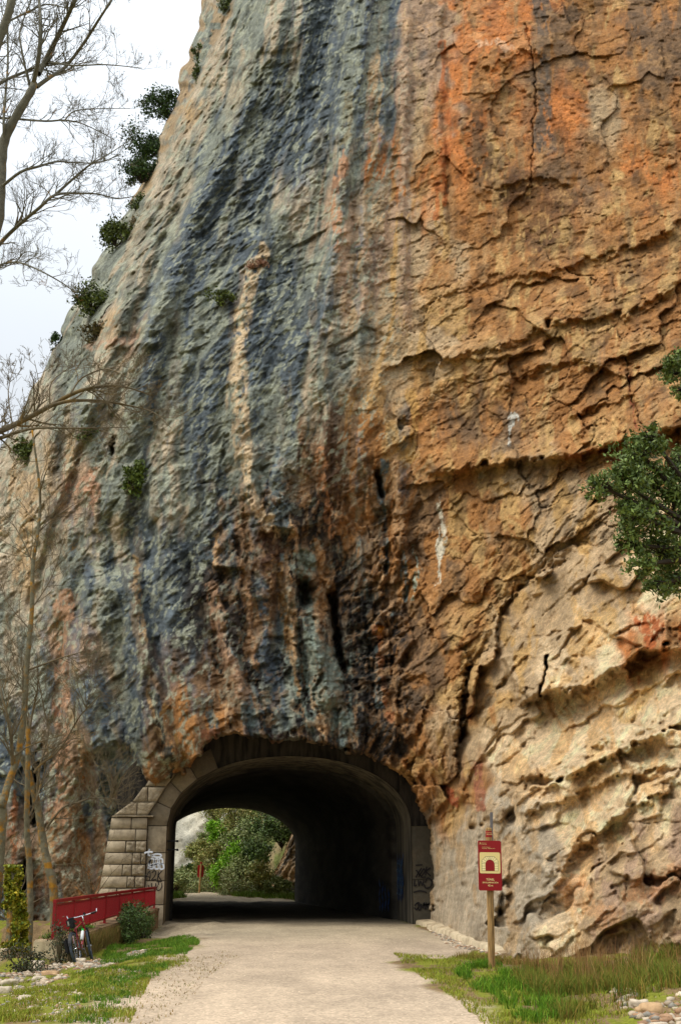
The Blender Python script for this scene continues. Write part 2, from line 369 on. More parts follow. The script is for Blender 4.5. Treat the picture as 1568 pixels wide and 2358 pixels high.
gl = rib+.30*PY+10*fbm2(rib/50, PY/50, 3, 43)          # grain running up to the right
d += left*(1-.6*mid)*(.62*fbm2(wr/120, PY/1000, 2, 50)+.24*fbm2(wr/42, PY/330, 2, 53)+.036*fbm2(gl/15, PY/90, 4, 55, .62)+.02*fbm2(PX/30, PY/40, 4, 56, .6))
hm, em = voro2((wr+.04*PY)/46, PY/230, 58); hm2, em2 = voro2(wr/19, PY/85, 61)
d += mid*(.22*hm+.10*hm2-.10*smooth(.07, 0, em)-.05*smooth(.08, 0, em2)+.10*fbm2(wr/40, PY/340, 2, 57))
d += nonear*right*(.55*fbm3(X0*.16, Y0*.16, Z0*.13, 3, 63))
# bedding ledges, dipping gently, in metres
wq = fbm3(X0*.35, Y0*.35, Z0*.35, 4, 71)
bz_ = Z0-.32*X0+.12*Y0+.45*wq
lo = smooth(350, 900, PY)
def saw_(p, amp, seed, pw=1.8):
    global d
    sv = p; k_ = np.floor(sv); f_ = sv-k_; am = np.clip(.2+.8*noise(X0*.22, Y0*.22, k_*2.7, seed), 0, 1)
    return amp*am*(f_**pw)*smooth(1, .9, f_)
d += right*(.3+.7*lo)*(1-.6*nearm)*(saw_(bz_/1.9, .36, 75, 2.6)+saw_(bz_/.62+.3*wq, .035, 77))
rot = R(24); ax_ = X0*.6-Y0*.8; bn = Z0*.93-.32*X0+.15*Y0     # along the wall / across the beds
wv1 = .5*fbm3(X0*.5, Y0*.5, Z0*.5, 3, 81); wv2 = .3*fbm3(X0*1.3+5, Y0*1.3, Z0*1.3, 3, 82)
mm_ = PX > -900
H = [np.zeros_like(PX) for _ in range(4)]; E_ = [np.ones_like(PX) for _ in range(4)]
for k, (sc1, sc2, sd) in enumerate(((4.6, 1.9, 83), (1.35, .62, 88), (.46, .27, 92), (.2, .13, 95))):
    aa = (ax_+wv1+wv2*(k > 0))[mm_]/sc1; bb_ = (bn+wv1*.7+wv2*(k > 0)*.6)[mm_]/sc2; c3_ = (X0*.8+Y0*.6)[mm_]/sc1
    H[k][mm_], E_[k][mm_] = voro3(aa, c3_, bb_, sd)
bed_u = PX*.87-PY*.5; bed_v = PX*.5+PY*.87
hn, en = voro2((bed_u+30*fbm2(PX/80, PY/80, 3, 241))/270, (bed_v+26*fbm2(PX/80, PY/80, 3, 243))/135, 245)
hn2, en2 = voro2((bed_u+14*fbm2(PX/40, PY/40, 3, 247))/95, (bed_v+12*fbm2(PX/40, PY/40, 3, 249))/52, 251)
d += nearm*(.42*hn+.13*hn2-.10*smooth(.025, 0, en)-.05*smooth(.04, 0, en2))
d += nearm*(.12*H[0]+.07*H[1]+.035*H[2]+.015*H[3]+.03*saw_(bz_/.8+.3*wq, 1, 79, 1.4)-.0*E_[0])
d += mid*(.12*H[1]+.08*H[2]+.05*H[3])+left*(1-mid)*(.07*H[1]+.04*H[2]+.03*H[3])
def blur(a, n):
    for _ in range(n):
        p = np.pad(a, 1, mode='edge'); a = (p[:-2, 1:-1]+p[2:, 1:-1]+p[1:-1, :-2]+p[1:-1, 2:]+2*a)/6
    return a
d *= 1-.42*right*(1-mid)*(1-.25*nearm)
d = blur(d, 1)
def rise(pts, wl_, wr_, h):
    '''a hand measured buttress: steep on one side (width wl_), gentle on the other (wr_)'''
    global d
    xs = [p[0] for p in pts]; ys = [p[1] for p in pts]; e = max(wl_, wr_)*2.2
    m = (PX > min(xs)-e) & (PX < max(xs)+e) & (PY > min(ys)-40) & (PY < max(ys)+40)
    x = PX[m]+6*fbm2(PX[m]/30, PY[m]/60, 3, 221); ds_, sg, t = polydist(x, PY[m], pts)
    wv = np.where(sg > 0, wl_, wr_)          # lines run downward: sg > 0 is the left side
    d[m] += h*np.exp(-(ds_/wv)**2)*smooth(0, .12, t)*smooth(1, .9, t)
rise([(309,1290),(316,1390),(340,1528),(372,1654),(410,1780)], 34, 16, .65)
rise([(340,1528),(352,1640),(378,1740)][::1], 9, 9, -.35)
rise([(228,1300),(200,1400),(176,1528),(186,1654),(210,1761)], 14, 70, .75)
rise([(150,1400),(140,1600),(150,1720)], 30, 8, -.4)
rise([(700,-60),(560,200),(430,520),(330,820),(270,1060),(240,1240)], 26, 60, .6)
rise([(560,-20),(430,260),(330,560),(240,840),(150,1100),(90,1300)], 20, 46, .5)
rise([(440,380),(340,660),(280,800)], 14, 24, -.45)
rise([(790,100),(690,420),(580,600),(548,800),(545,1000),(570,1130),(610,1210)], 16, 50, .5)
rise([(640,100),(560,330),(470,560),(400,760),(350,960),(330,1160)], 16, 40, -.4)
rise([(880,100),(800,360),(770,560),(740,760),(700,960)], 16, 34, .35)
rise([(170,880),(110,1060),(40,1240)], 16, 40, .5); rise([(230,930),(180,1080),(110,1260),(70,1420)], 12, 20, -.4)
rise([(560,1010),(570,1130),(600,1215)], 16, 60, .3); rise([(500,1330),(520,1480),(560,1640)], 12, 26, .35)
rise([(722,1400),(735,1500),(762,1640)], 20, 30, .6); rise([(655,1290),(665,1420),(690,1560)], 8, 14, .35)
rise([(908,1040),(918,1150),(928,1270)], 8, 12, .35); rise([(880,1420),(890,1540),(900,1640)], 12, 24, -.4); rise([(690,1420),(705,1540),(715,1640)], 8, 8, -.4)
rise([(935,-60),(928,300),(925,600),(940,800)], 20, 14, .3); rise([(1030,-60),(1028,250),(1035,560)], 8, 14, -.25)
bed_u = PX*.91-PY*.41; bed_v = PX*.41+PY*.91
hq, eq = voro2((bed_u+20*fbm2(PX/60, PY/60, 3, 231))/150, (bed_v+20*fbm2(PX/60, PY/60, 3, 233))/95, 235)
d += nonear*right*(.16*hq+.035*H[1]+.02*H[2]+.012*H[3]-.06*smooth(.03, 0, eq))*(.6+.8*lo)
# named ledges: rock above the line stands forward
def ledge(pts, amp, reach, warp=9):
    global d
    xs = [p[0] for p in pts]; ys = [p[1] for p in pts]
    m = (PX > min(xs)-60) & (PX < max(xs)+60) & (PY > min(ys)-reach*2.5-30) & (PY < max(ys)+60)
    wxx = PX[m]+warp*fbm2(PX[m]/22, PY[m]/22, 3, 101); wyy = PY[m]+warp*fbm2(PX[m]/18, PY[m]/18, 3, 103)
    ds, sg, t = polydist(wxx, wyy, pts); up = smooth(14, -8, ds*sg)
    e = smooth(0, .12, t)*smooth(1, .88, t)
    amp = amp*.5
    d[m] += amp*e*up*np.exp(-(np.where(sg < 0, ds, 0)/reach)**1.5)-.25*amp*e*np.exp(-(ds/6)**2)*(sg > 0)
ledge([(960,1100),(1050,1080),(1130,1068),(1300,1052),(1420,1024),(1570,980),(1700,950)], 1.7, 60)
ledge([(1180,1625),(1240,1600),(1340,1590),(1420,1540),(1490,1495),(1600,1480)], 1.6, 70)
ledge([(1060,1560),(1130,1500),(1150,1400),(1240,1325),(1400,1240)][::1], -.7, 40)
ledge([(1170,1790),(1300,1795),(1400,1745),(1500,1700),(1620,1640)], .9, 55)
ledge([(1180,1880),(1290,1850),(1400,1790),(1570,1760)], .5, 40)
ledge([(1240,2110),(1300,1990),(1400,1890),(1568,1800)], .7, 50)
ledge([(1400,2010),(1470,2030),(1568,2000),(1650,1990)], .6, 60)
ledge([(470,1285),(500,1308),(560,1312),(572,1300)], 1.2, 75, 7)
ledge([(585,1215),(610,1226),(640,1218),(672,1228),(690,1215)], 1.3, 75, 7)
ledge([(680,1232),(720,1205),(760,1180)], .5, 40, 7)
ledge([(1090,170),(1200,120),(1290,110)], .5, 60)
ledge([(1090,450),(1180,420),(1260,415),(1320,430)], .4, 50)
ledge([(930,860),(1040,820),(1150,800),(1300,740),(1450,720),(1600,640)], .7, 60)
ledge([(1150,900),(1230,850),(1330,830),(1450,870)], .7, 40)
ledge([(960,700),(1040,680),(1130,640),(1250,620)], .45, 50)
ledge([(1200,640),(1350,600),(1480,560),(1620,470)], .7, 55)
ledge([(480,1690),(560,1640),(620,1645)], .5, 30)
ledge([(1300,960),(1400,930),(1470,905)], .5, 30)
# the sharp boundary where the nearer rock starts, cracks, caves
def groove(pts, wpx, dep, warp=5):
    global d
    xs = [p[0] for p in pts]; ys = [p[1] for p in pts]
    m = (PX > min(xs)-60) & (PX < max(xs)+60) & (PY > min(ys)-60) & (PY < max(ys)+60)
    ds, sg, t = polydist(PX[m]+warp*fbm2(PX[m]/14, PY[m]/14, 3, 111), PY[m]+warp*fbm2(PX[m]/14, PY[m]/14, 3, 113), pts)
    d[m] -= dep*np.exp(-(ds/wpx)**2)
groove([(1258,1515),(1252,1560),(1240,1600)], 3, .9)
groove([(1207,55),(1222,110),(1232,200),(1224,330),(1222,420)], 1.8, .2)
groove([(764,1372),(770,1430),(780,1500),(790,1540)], 8, 1.9, 3)
groove([(700,1350),(704,1385)], 13, 1.8, 3)
groove([(868,1085),(872,1110),(878,1140)], 6, 1.2, 3)
groove([(1080,1540),(1070,1600),(1060,1700)], 7, .8)
groove([(1440,830),(1450,900),(1480,990)], 2, .2)
groove([(262,1010),(256,1050)], 4, 1)
groove([(60,1990),(52,2040),(60,2100)], 7, 1.5)
groove([(84,1760),(80,1900)], 5, 1.2)
groove([(1260,740),(1262,752)], 6, .7, 2)
for (cx, cy, r_, dp) in ((1130,2060,8,.5),(1100,1990,7,.5),(1090,1905,8,.4),(1120,1890,8,.4),(1150,2100,9,.5),(1100,2090,8,.4),(1180,1880,18,.5),(1070,2040,9,.4),(1195,870,22,.5),(1110,1900,5,.4)):
    d -= .55*dp*np.exp(-(((PX-cx)/r_)**2+((PY-cy)/r_)**2)**1.5)
# small scale roughness in world space
fx, fy, fz = X0+.3*d, Y0-d, Z0
d += .12*fbm3(fx*.6, fy*.6, fz*.45, 3, 121)*(1-.4*right)
r3 = 0; a_ = 1
for k in range(4):
    r3 = r3+a_*noise(fx*4.2*2**k+k*3.1, fy*4.2*2**k, fz*3.8*2**k+k*7.7, 131+k); a_ *= .8
d += .021*r3*(1-.5*nearm)*(1-.25*right*(1-mid))
pit = noise(fx*3.6, fy*3.6, fz*3.0, 141)
d -= .06*smooth(.5, .75, pit)*right*(1-.75*nearm)
# the opening
OPEN = [(350,2500),(350,1880),(352,1822),(360,1806),(370,1799),(401,1784),(432,1768),(450,1744),(463,1727),(484,1700),(510,1689),(530,1686),(556,1694),(590,1690),(633,1702),
        (680,1700),(711,1706),(762,1714),(814,1730),(855,1745),(880,1752),(902,1768),(925,1782),(943,1805),(958,1826),(969,1851),(982,1875),(990,1898),(998,1939),(1002,2006),(996,2083),(1001,2500)]
ox = PX+7*fbm2(PX/17, PY/17, 3, 151); oy = PY+7*fbm2(PX/17, PY/17, 3, 153)
bx0, bx1, by0 = 220, 1080, 1600
m = (PX > bx0) & (PX < bx1) & (PY > by0)
ds = np.full(PX.shape, -999.); dd_, _, _ = polydist(ox[m], oy[m], OPEN); ins = inpoly(ox[m], oy[m], OPEN)
ds[m] = np.where(ins, dd_, -dd_)
lip = np.exp(-(np.clip(-ds, 0, 999)/26)**1.3)*(ds < 0)
d += .35*lip*smooth(420, 520, PX)*smooth(960, 900, PX)
inside = smooth(0, 11, ds)
yfin_extra = inside*3.6
# normals of the base
P0 = np.stack([X0, Y0, Z0], -1)
du = np.gradient(P0[:, :], axis=1); dv = np.gradient(P0, axis=0)
N0 = np.cross(du, dv); N0 /= np.linalg.norm(N0, axis=-1, keepdims=True)+1e-9
flip = np.sign((N0*(P0-np.array([0, 0, EYE]))).sum(-1, keepdims=True)); N0 = -N0*flip
N0[..., 1] = np.minimum(N0[..., 1], -.35); N0 /= np.linalg.norm(N0, axis=-1, keepdims=True)
ray = np.stack([(PX-784)/hz(PY)[0], np.ones_like(PX), hz(PY)[1]/hz(PY)[0]], -1)
cosv = np.abs((N0*ray).sum(-1)/np.linalg.norm(ray, axis=-1))
cosv = blur(cosv, 6)
Pw = P0+ray*(-d/np.clip(cosv, .42, 1)/np.linalg.norm(ray, axis=-1)+yfin_extra)[..., None]
def cliff_at(px, py):
    i = int(np.argmin(np.abs(py_r-py))); j = int(np.argmin(np.abs(PX[i]-px))); return Pw[i, j]

# ---- pigment of the rock: colour patches and stains of the real wall
PAL = {'G': (134,138,124), 'B': (96,105,110), 'D': (80,87,88), 'T': (196,166,126), 'P': (186,154,124), 'O': (208,130,68), 'R': (174,122,70),
       'N': (134,104,74), 'K': (58,50,43), 'C': (246,214,168), 'Y': (200,160,102), 'L': (192,174,146), 'W': (220,210,190), 'Q': (122,134,122)}
PALV = {k: srgb(*v) for k, v in PAL.items()}
ALT = {'G': 'L', 'B': 'G', 'D': 'B', 'T': 'Y', 'P': 'T', 'O': 'R', 'R': 'Y', 'N': 'R', 'K': 'N', 'C': 'T', 'Y': 'R', 'L': 'T', 'W': 'L', 'Q': 'G'}
GRID = ["GGGTGGDBPOONRN", "GGGTGBDBPOONRN", "GGGGBBDBPOROTR", "GGGGBDDGOORNRO", "GGGBBBGPTRRRRR", "GGGBBDGPTRRRYR", "GGPBBBDGTRRRRR",
        "GGGBBBGTTYRRRY", "GGGGBBKNYNNRYY", "LPGGBBKNNRTTTC", "LGGDDKKNNRRTTC", "LGBDKKNKNRYTTC", "GPBDKDQKNYTTCO", "GBBNNBQKNYTCCC",
        "DPBNNDKKRTCCCC", "DNDNNNKKNRLCCC", "PNDNNNKKLLLCCP", "DNNNNNKKLLLCPP", "NNNNNNKKLLLCPP", "NNNNNNKKLLLCPP"]
letters = sorted(PAL); gidx = np.array([[letters.index(c) for c in row] for row in GRID])
pal = np.stack([PALV[l] for l in letters]); alt = np.stack([PALV[ALT[l]] if l != 'C' else srgb(236, 194, 138) for l in letters])
ribw = left*1.0
cwx = PX+(48*fbm2(rib/55, PY/420, 4, 161, .6))*(.3+.7*ribw)+45*fbm2(PX/90, PY/90, 4, 165, .6)*(1-.6*ribw)
cwy = PY+60*fbm2(rib/60, PY/200, 4, 169, .6)
gx = np.clip(cwx/112-.5, 0, 12.999); gy = np.clip(cwy/118-.5, 0, 18.999); ix = gx.astype(int); iy = gy.astype(int)
fxx = smooth(.3, .7, gx-ix)[..., None]; fyy = smooth(.08, .92, gy-iy)[..., None]
def pick(tab): return ((tab[gidx[iy, ix]]*(1-fxx)+tab[gidx[iy, ix+1]]*fxx)*(1-fyy)+(tab[gidx[iy+1, ix]]*(1-fxx)+tab[gidx[iy+1, ix+1]]*fxx)*fyy)
col = pick(pal); colb = pick(alt)
mixn = smooth(-.05, .5, fbm2(wr/34, PY/(90+160*left), 5, 173, .62)); col = col*(1-mixn[..., None])+colb*mixn[..., None]
def blend(mask, c, k=1.0):
    global col
    mm = np.clip(mask*k, 0, 1)[..., None]; col = col*(1-mm)+(srgb(*c) if not isinstance(c, str) else PALV[c])*mm
def stain(pts, wpx, c, k=.95, soft=.22, warp=8, wob=(14, 50)):
    xs = [p[0] for p in pts]; ys = [p[1] for p in pts]; e = wpx*2+20
    m = (PX > min(xs)-e) & (PX < max(xs)+e) & (PY > min(ys)-e) & (PY < max(ys)+e)
    if not m.any(): return
    x = PX[m]+warp*fbm2(PX[m]/wob[0], PY[m]/wob[1], 4, 181, .6); y = PY[m]+warp*fbm2(PX[m]/20, PY[m]/20, 3, 183)
    ds_, sg, t = polydist(x, y, pts)
    wv = wpx*(.75+.35*noise2(t*7, t*0+pts[0][0], 185)); mk = smooth(wv*(1+soft), wv*(1-soft), ds_)*k
    mk = mk*smooth(-.9, -.2, fbm2(PX[m]/7, PY[m]/16, 3, 187)+.0)
    global col
    c_ = srgb(*c) if not isinstance(c, str) else PALV[c]
    col[m] = col[m]*(1-mk[:, None])+c_*mk[:, None]
for _ in range(70):
    x = rng.uniform(480, 930); y = rng.uniform(1180, 1640); L_ = rng.uniform(40, 170)
    stain([(x, y), (x+rng.normal(4, 5), y+L_*.5), (x+rng.normal(10, 8), y+L_)], rng.uniform(5, 14), [(40,36,32), (34,31,29), (200,160,116), (60,48,38), (112,124,120), (46,42,38)][rng.integers(6)], .95, .2)
for _ in range(130):   # weather streaks falling down the grey slab and the drip zone
    x = rng.uniform(60, 940); y = rng.uniform(50, 1500); L_ = rng.uniform(60, 260)
    lean = -.35*smooth(1000, 0, y)*smooth(1000, 500, x)
    c = [(70,78,80), (120,132,140), (160,150,124), (92,104,114), (140,124,100)][rng.integers(5)]
    if 480 < x < 960 and y > 1100: c = [(46,40,34), (186,146,104), (150,110,74), (104,112,106)][rng.integers(4)]
    stain([(x, y), (x+lean*L_*.5+rng.normal(0, 4), y+L_*.5), (x+lean*L_+rng.normal(0, 6), y+L_)], rng.uniform(5, 15), c, .5, .7)
for _ in range(90):
    x = rng.uniform(980, 1560); y = rng.uniform(-50, 1000); L_ = rng.uniform(60, 240)
    stain([(x, y), (x+rng.normal(0, 5), y+L_)], rng.uniform(5, 16), [(112,84,58), (190,128,72), (176,142,98), (140,104,64)][rng.integers(4)], .5, .9)
stain([(610,575),(572,640),(552,760),(548,900),(556,1010),(568,1100),(598,1180),(628,1216)], 25, (222,194,154))
stain([(640,1120),(645,1170),(650,1212)], 22, (104,114,114))
stain([(938,-100),(935,200),(928,420),(936,620),(930,760)], 18, 'P')
stain([(868,130),(872,200),(864,290),(862,370)], 8, 'T'); stain([(800,350),(776,430),(772,500),(770,580)], 8, (200,150,112))
stain([(900,480),(890,560),(880,640)], 14, 'P'); stain([(800,220),(796,330)], 12, (150,140,110))
stain([(150,1380),(152,1500),(140,1640),(150,1720),(140,1800),(150,1880)], 22, (190,146,112)); stain([(36,1830),(32,1900),(34,1990)], 9, (178,118,80))
stain([(170,1120),(220,1095),(210,1180)], 14, (196,150,118)); stain([(210,800),(290,790)], 14, (196,156,124), .7)
stain([(310,1290),(316,1400),(336,1520),(352,1620),(396,1760)], 17, (178,146,104)); stain([(385,1640),(420,1740)], 12, (150,112,58))
stain([(205,1180),(215,1280),(190,1400),(165,1500),(170,1600)], 20, (98,108,116), .6); stain([(560,330),(580,480),(540,700)], 20, (98,108,116), .6)
stain([(360,1600),(392,1760),(400,1800)], 10, (56,58,52)); stain([(270,1300),(330,1500),(300,1700)], 24, (78,88,92), .6)
stain([(500,1320),(515,1370),(545,1420)], 20, 'K'); stain([(610,1235),(640,1260),(620,1300)], 26, (84,58,42))
stain([(760,960),(770,1050),(760,1200)], 34, (92,66,46), .8); stain([(735,1030),(742,1130),(765,1230)], 9, (196,140,96)); stain([(700,1100),(705,1200)], 12, (178,142,104))
stain([(905,1050),(915,1130),(925,1250)], 13, (190,148,104)); stain([(885,1060),(880,1120),(882,1220)], 10, (92,108,112)); stain([(870,1180),(890,1320)], 16, 'K', .8)
stain([(770,1240),(790,1330),(780,1420),(795,1540)], 18, 'K'); stain([(735,1250),(750,1330),(745,1400)], 12, (178,132,84))
stain([(700,1290),(705,1380),(712,1480),(740,1600),(770,1660)], 30, (138,148,132)); stain([(745,1500),(770,1590),(800,1670)], 24, (134,144,130))
stain([(700,1380),(720,1480)], 8, (76,84,78)); stain([(640,1300),(655,1400),(670,1500),(690,1600)], 10, (186,146,98)); stain([(668,1250),(690,1400),(696,1560),(710,1640)], 8, (48,40,34))
stain([(600,1350),(620,1500),(630,1620)], 20, (92,102,110)); stain([(560,1330),(575,1450),(585,1540)], 11, (172,134,98)); stain([(480,1350),(520,1500),(560,1600)], 18, (178,140,108), .8)
stain([(535,1360),(550,1480),(600,1600)], 9, 'K'); stain([(830,1380),(845,1500),(835,1600),(850,1690)], 26, (40,36,32)); stain([(800,1560),(830,1690)], 12, (34,32,30))
stain([(870,1450),(880,1560),(900,1660)], 9, (172,112,70)); stain([(880,1440),(878,1500)], 5, (196,124,30)); stain([(905,1360),(890,1430),(885,1500)], 10, (190,150,110))
stain([(880,1560),(960,1620),(930,1700)], 26, (64,58,50), .7); stain([(1012,1150),(1018,1250),(1008,1340)], 6, (226,216,190)); stain([(955,1260),(960,1300),(950,1380)], 6, (196,206,182))
stain([(1085,830),(1130,790)], 14, (204,170,110), .8); stain([(940,900),(960,960),(940,1050)], 14, (196,152,86), .8)
stain([(1245,-20),(1248,120),(1255,330)], 22, (112,96,80), .9); stain([(1090,270),(1110,400)], 30, (112,82,52), .8); stain([(1180,440),(1300,480),(1240,540)], 40, (122,84,52), .8)
stain([(1150,500),(1158,620)], 13, (196,150,96), .8); stain([(1040,-60),(1150,60),(1040,130)], 34, (206,132,76), .7); stain([(1100,90),(1180,110)], 10, (232,190,150), .7)
stain([(1020,100),(1030,300),(1010,500)], 12, (196,112,56), .8)
stain([(1180,960),(1170,1020)], 7, (210,205,190)); stain([(1120,1100),(1110,1090)], 9, (214,190,150)); stain([(1300,1060),(1420,1030)], 7, (150,88,36)); stain([(1440,860),(1460,990)], 5, (150,84,50))
stain([(1470,1430),(1520,1440),(1500,1470)], 22, (196,108,56)); stain([(1030,1820),(1050,1850)], 14, (190,104,64)); stain([(1150,1560),(1110,1650)], 12, (178,150,110))
stain([(1100,1760),(1105,1860)], 11, (168,108,78)); stain([(1330,1500),(1420,1450),(1370,1400)], 26, (220,180,120), .7)
stain([(1330,1640),(1400,1620)], 26, (232,204,160), .6); stain([(1500,1560),(1440,1640)], 34, (232,196,130), .7); stain([(1320,2050),(1400,2120)], 40, (214,160,108), .6)
stain([(1560,2020),(1450,2060)], 40, (200,142,96), .6); stain([(470,1690),(560,1720),(640,1700)], 22, (150,98,66), .8); stain([(560,1700),(700,1690)], 10, (60,46,38))
# lichen speckle (pale greenish) on grey rock, rust and pale speckle on the brown
sp1 = smooth(.22, .5, fbm2(gl/9, PY/20, 3, 190, .7)*.7+.4*fbm3(fx*2.4, fy*2.4, fz*2.4, 3, 191, .7)); blend(sp1*left*(1-mid*.6), (172,174,150), .75)
sp2 = smooth(.35, .7, fbm3(fx*1.1, fy*1.1, fz*.8, 4, 195, .65)); blend(sp2*right*(1-.7*nearm), (206,160,108), .4)
sp3 = smooth(.3, .7, fbm3(fx*1.6+9, fy*1.6, fz*1.0, 4, 199, .65)); col *= (1-.38*sp3[..., None]*(1-.85*nearm[..., None]))
sp4 = smooth(.35, .65, fbm3(fx*3.1+4, fy*3.1, fz*2.2, 3, 203, .7)); blend(sp4*mid, (186,146,104), .35)
blend(strip*smooth(0, .4, fbm2(PX/20, PY/20, 3, 207)+.3), (176,146,106), .8)
col = np.clip(col*(1+.16*noise(fx*4, fy*4, fz*4, 211)[..., None]), .004, .85)

# ---- build: main sheet + wrap going back at the left and the top
WC = 26
wrapV = []; wrapC = []
for k in range(1, WC+1):
    t = k/WC; back = 34*t**1.5
    off = np.stack([.3*t+0*s_r, back+0*s_r, -.4*back*t+.5*noise2(py_r/40, s_r*0+k*.6, 301)], -1)
    wrapV.append(Pw[:, 0]+off); wrapC.append(col[:, min(k, 20)])
allV = np.concatenate([np.stack(wrapV[::-1], 1), Pw], 1); allC = np.concatenate([np.stack(wrapC[::-1], 1), col], 1)
topV = []; topC = []
for k in range(1, 13):
    t = k/12; topV.append(allV[0]+np.array([0, 40*t**1.5, 6*t])+.8*noise2(allV[0][:, 0]*.2, allV[0][:, 0]*0+k, 305)[:, None]); topC.append(allC[0])
allV = np.concatenate([np.stack(topV[::-1], 0), allV], 0); allC = np.concatenate([np.stack(topC[::-1], 0), allC], 0)
nr, nc = allV.shape[:2]; idx = np.arange(nr*nc).reshape(nr, nc)
keep = np.ones((nr-1, nc-1), bool)
dsf = np.full((nr, nc), -999.); dsf[12:, WC:] = ds
keep &= ~((dsf[:-1, :-1] > 13) & (dsf[1:, 1:] > 13))
quads = np.stack([idx[:-1, :-1], idx[:-1, 1:], idx[1:, 1:], idx[1:, :-1]], -1)[keep]
me = npmesh('cliff', allV.reshape(-1, 3), quads[:, ::-1], allC.reshape(-1, 3), False)
cl = link('cliff', me, M['rock']); tag(cl, 'towering grey and ochre limestone cliff pierced by the tunnel', 'cliff', kind='structure')

# ------------------------------------------------------------------ GROUND
def interp_s(v, tab): t = np.array(tab, float); return np.interp(v, t[:, 0], t[:, 1])
def gz(X, Y):
    X = np.asarray(X, float); Y = np.asarray(Y, float)
    z = np.zeros(X.shape)
    front = smooth(41, 38, Y)
    z += front*(-.22*smooth(-3.6, -5.4, X)-2.4*smooth(-7.0, -9.2, X)-2.5*smooth(-11, -22, X))
    z += smooth(60, 76, Y)*(-.0)
    z += front*(.12*smooth(2.9, 4.5, X)+.35*smooth(4, 8, X))
    edge = np.minimum(1, smooth(-3, -4.6, X)+smooth(2.3, 3.2, X))
    z += .05*fbm2(X*.9, Y*.9, 3, 401)*(.25+edge)*smooth(130, 90, Y)+.012*fbm2(X*5, Y*5, 3, 405)*(.4+edge)
    return z
def gzs(x, y): return float(gz(np.array([x]), np.array([y]))[0])
xs = np.concatenate([np.linspace(-400, -40, 12)[:-1], np.linspace(-40, -13, 40)[:-1], np.linspace(-13, 8, 440)[:-1], np.linspace(8, 30, 30)[:-1], np.linspace(30, 400, 12)])
ys = np.concatenate([np.linspace(-60, 12, 14)[:-1], np.linspace(12, 46, 440)[:-1], np.linspace(46, 130, 220)[:-1], np.linspace(130, 900, 20)])
GX, GY = np.meshgrid(xs, ys); GZ = gz(GX, GY)
PATH_R = [(-60,1.6),(12,1.4),(16,1.75),(19,1.35),(21.5,1.1),(23.8,1.0),(24.6,2.2),(27,2.95),(34,2.7),(41.5,2.3),(44.5,2.0),(72,-2.6),(78,-3.6),(84,-7.2),(95,-9.0),(900,-9.0)]
PATH_L = [(-60,-3.4),(12,-3.0),(17.7,-3.0),(21,-3.4),(25,-3.6),(28.5,-3.5),(31.5,-3.7),(34,-4.6),(38,-5.8),(44,-6.2),(72,-10.6),(76,-10.6),(82,-9.9),(95,-12.0),(900,-12)]
nzz = fbm2(GX*.8, GY*.5, 4, 411, .6); nz2 = fbm2(GX*2.5, GY*1.2, 4, 415, .65)
pl, pr = interp_s(GY, PATH_L), interp_s(GY, PATH_R)
path = smooth(-.35, .25, GX-pl+.45*nzz)*smooth(-.15, .12, pr-GX+.18*nzz)
farp = np.array([(-12,97),(-13,106),(-15,112),(-19,118),(-26,124),(-40,128)])
dfp, _, _ = polydist(GX, GY, [tuple(p) for p in farp]); path = np.maximum(path, smooth(3.4, 2.6, dfp))
gravel = np.array([.485, .372, .258])[None, None]*(1+.10*nzz[..., None]+.06*nz2[..., None])
gravel = gravel*lerp(np.array([1, 1, 1]), np.array([.86, .9, .86]), smooth(26, 36, GY)[..., None])
dirt = srgb(132, 108, 76)[None, None]*(1+.25*nz2[..., None]); green = srgb(96, 108, 30)[None, None]*(1+.3*nz2[..., None]); moss = srgb(140, 130, 48)[None, None]
gm = smooth(-.35, .25, nz2+.35*nzz)[..., None]
verge = dirt*(1-gm)+(green*.6+moss*.4)*gm
gcol = verge*(1-path[..., None])+gravel*path[..., None]
for off_ in (-.75, .75): gcol = gcol*(1+.07*path[..., None]*np.exp(-((GX-(pl+pr)/2-off_-.15*noise2(GY*.15, GY*0, 419))/.28)**2)[..., None])
gcol = gcol*(1-.10*path[..., None]*smooth(.1, .6, fbm2(GX*.5, GY*.22, 4, 421, .6))[..., None])
tun_shade = (smooth(42, 47, GY)*smooth(73, 70, GY))[..., None]*path[..., None]; gcol = gcol*(1-.78*tun_shade)  # shade inside the tunnel is painted into the ground colour
idx = np.arange(GX.size).reshape(GX.shape)
quads = np.stack([idx[:-1, :-1], idx[:-1, 1:], idx[1:, 1:], idx[1:, :-1]], -1).reshape(-1, 4)
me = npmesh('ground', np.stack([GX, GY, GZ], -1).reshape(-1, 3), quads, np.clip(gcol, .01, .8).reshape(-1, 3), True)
a = me.attributes.new('path', 'FLOAT', 'POINT'); a.data.foreach_set('value', path.astype(np.float32).ravel())
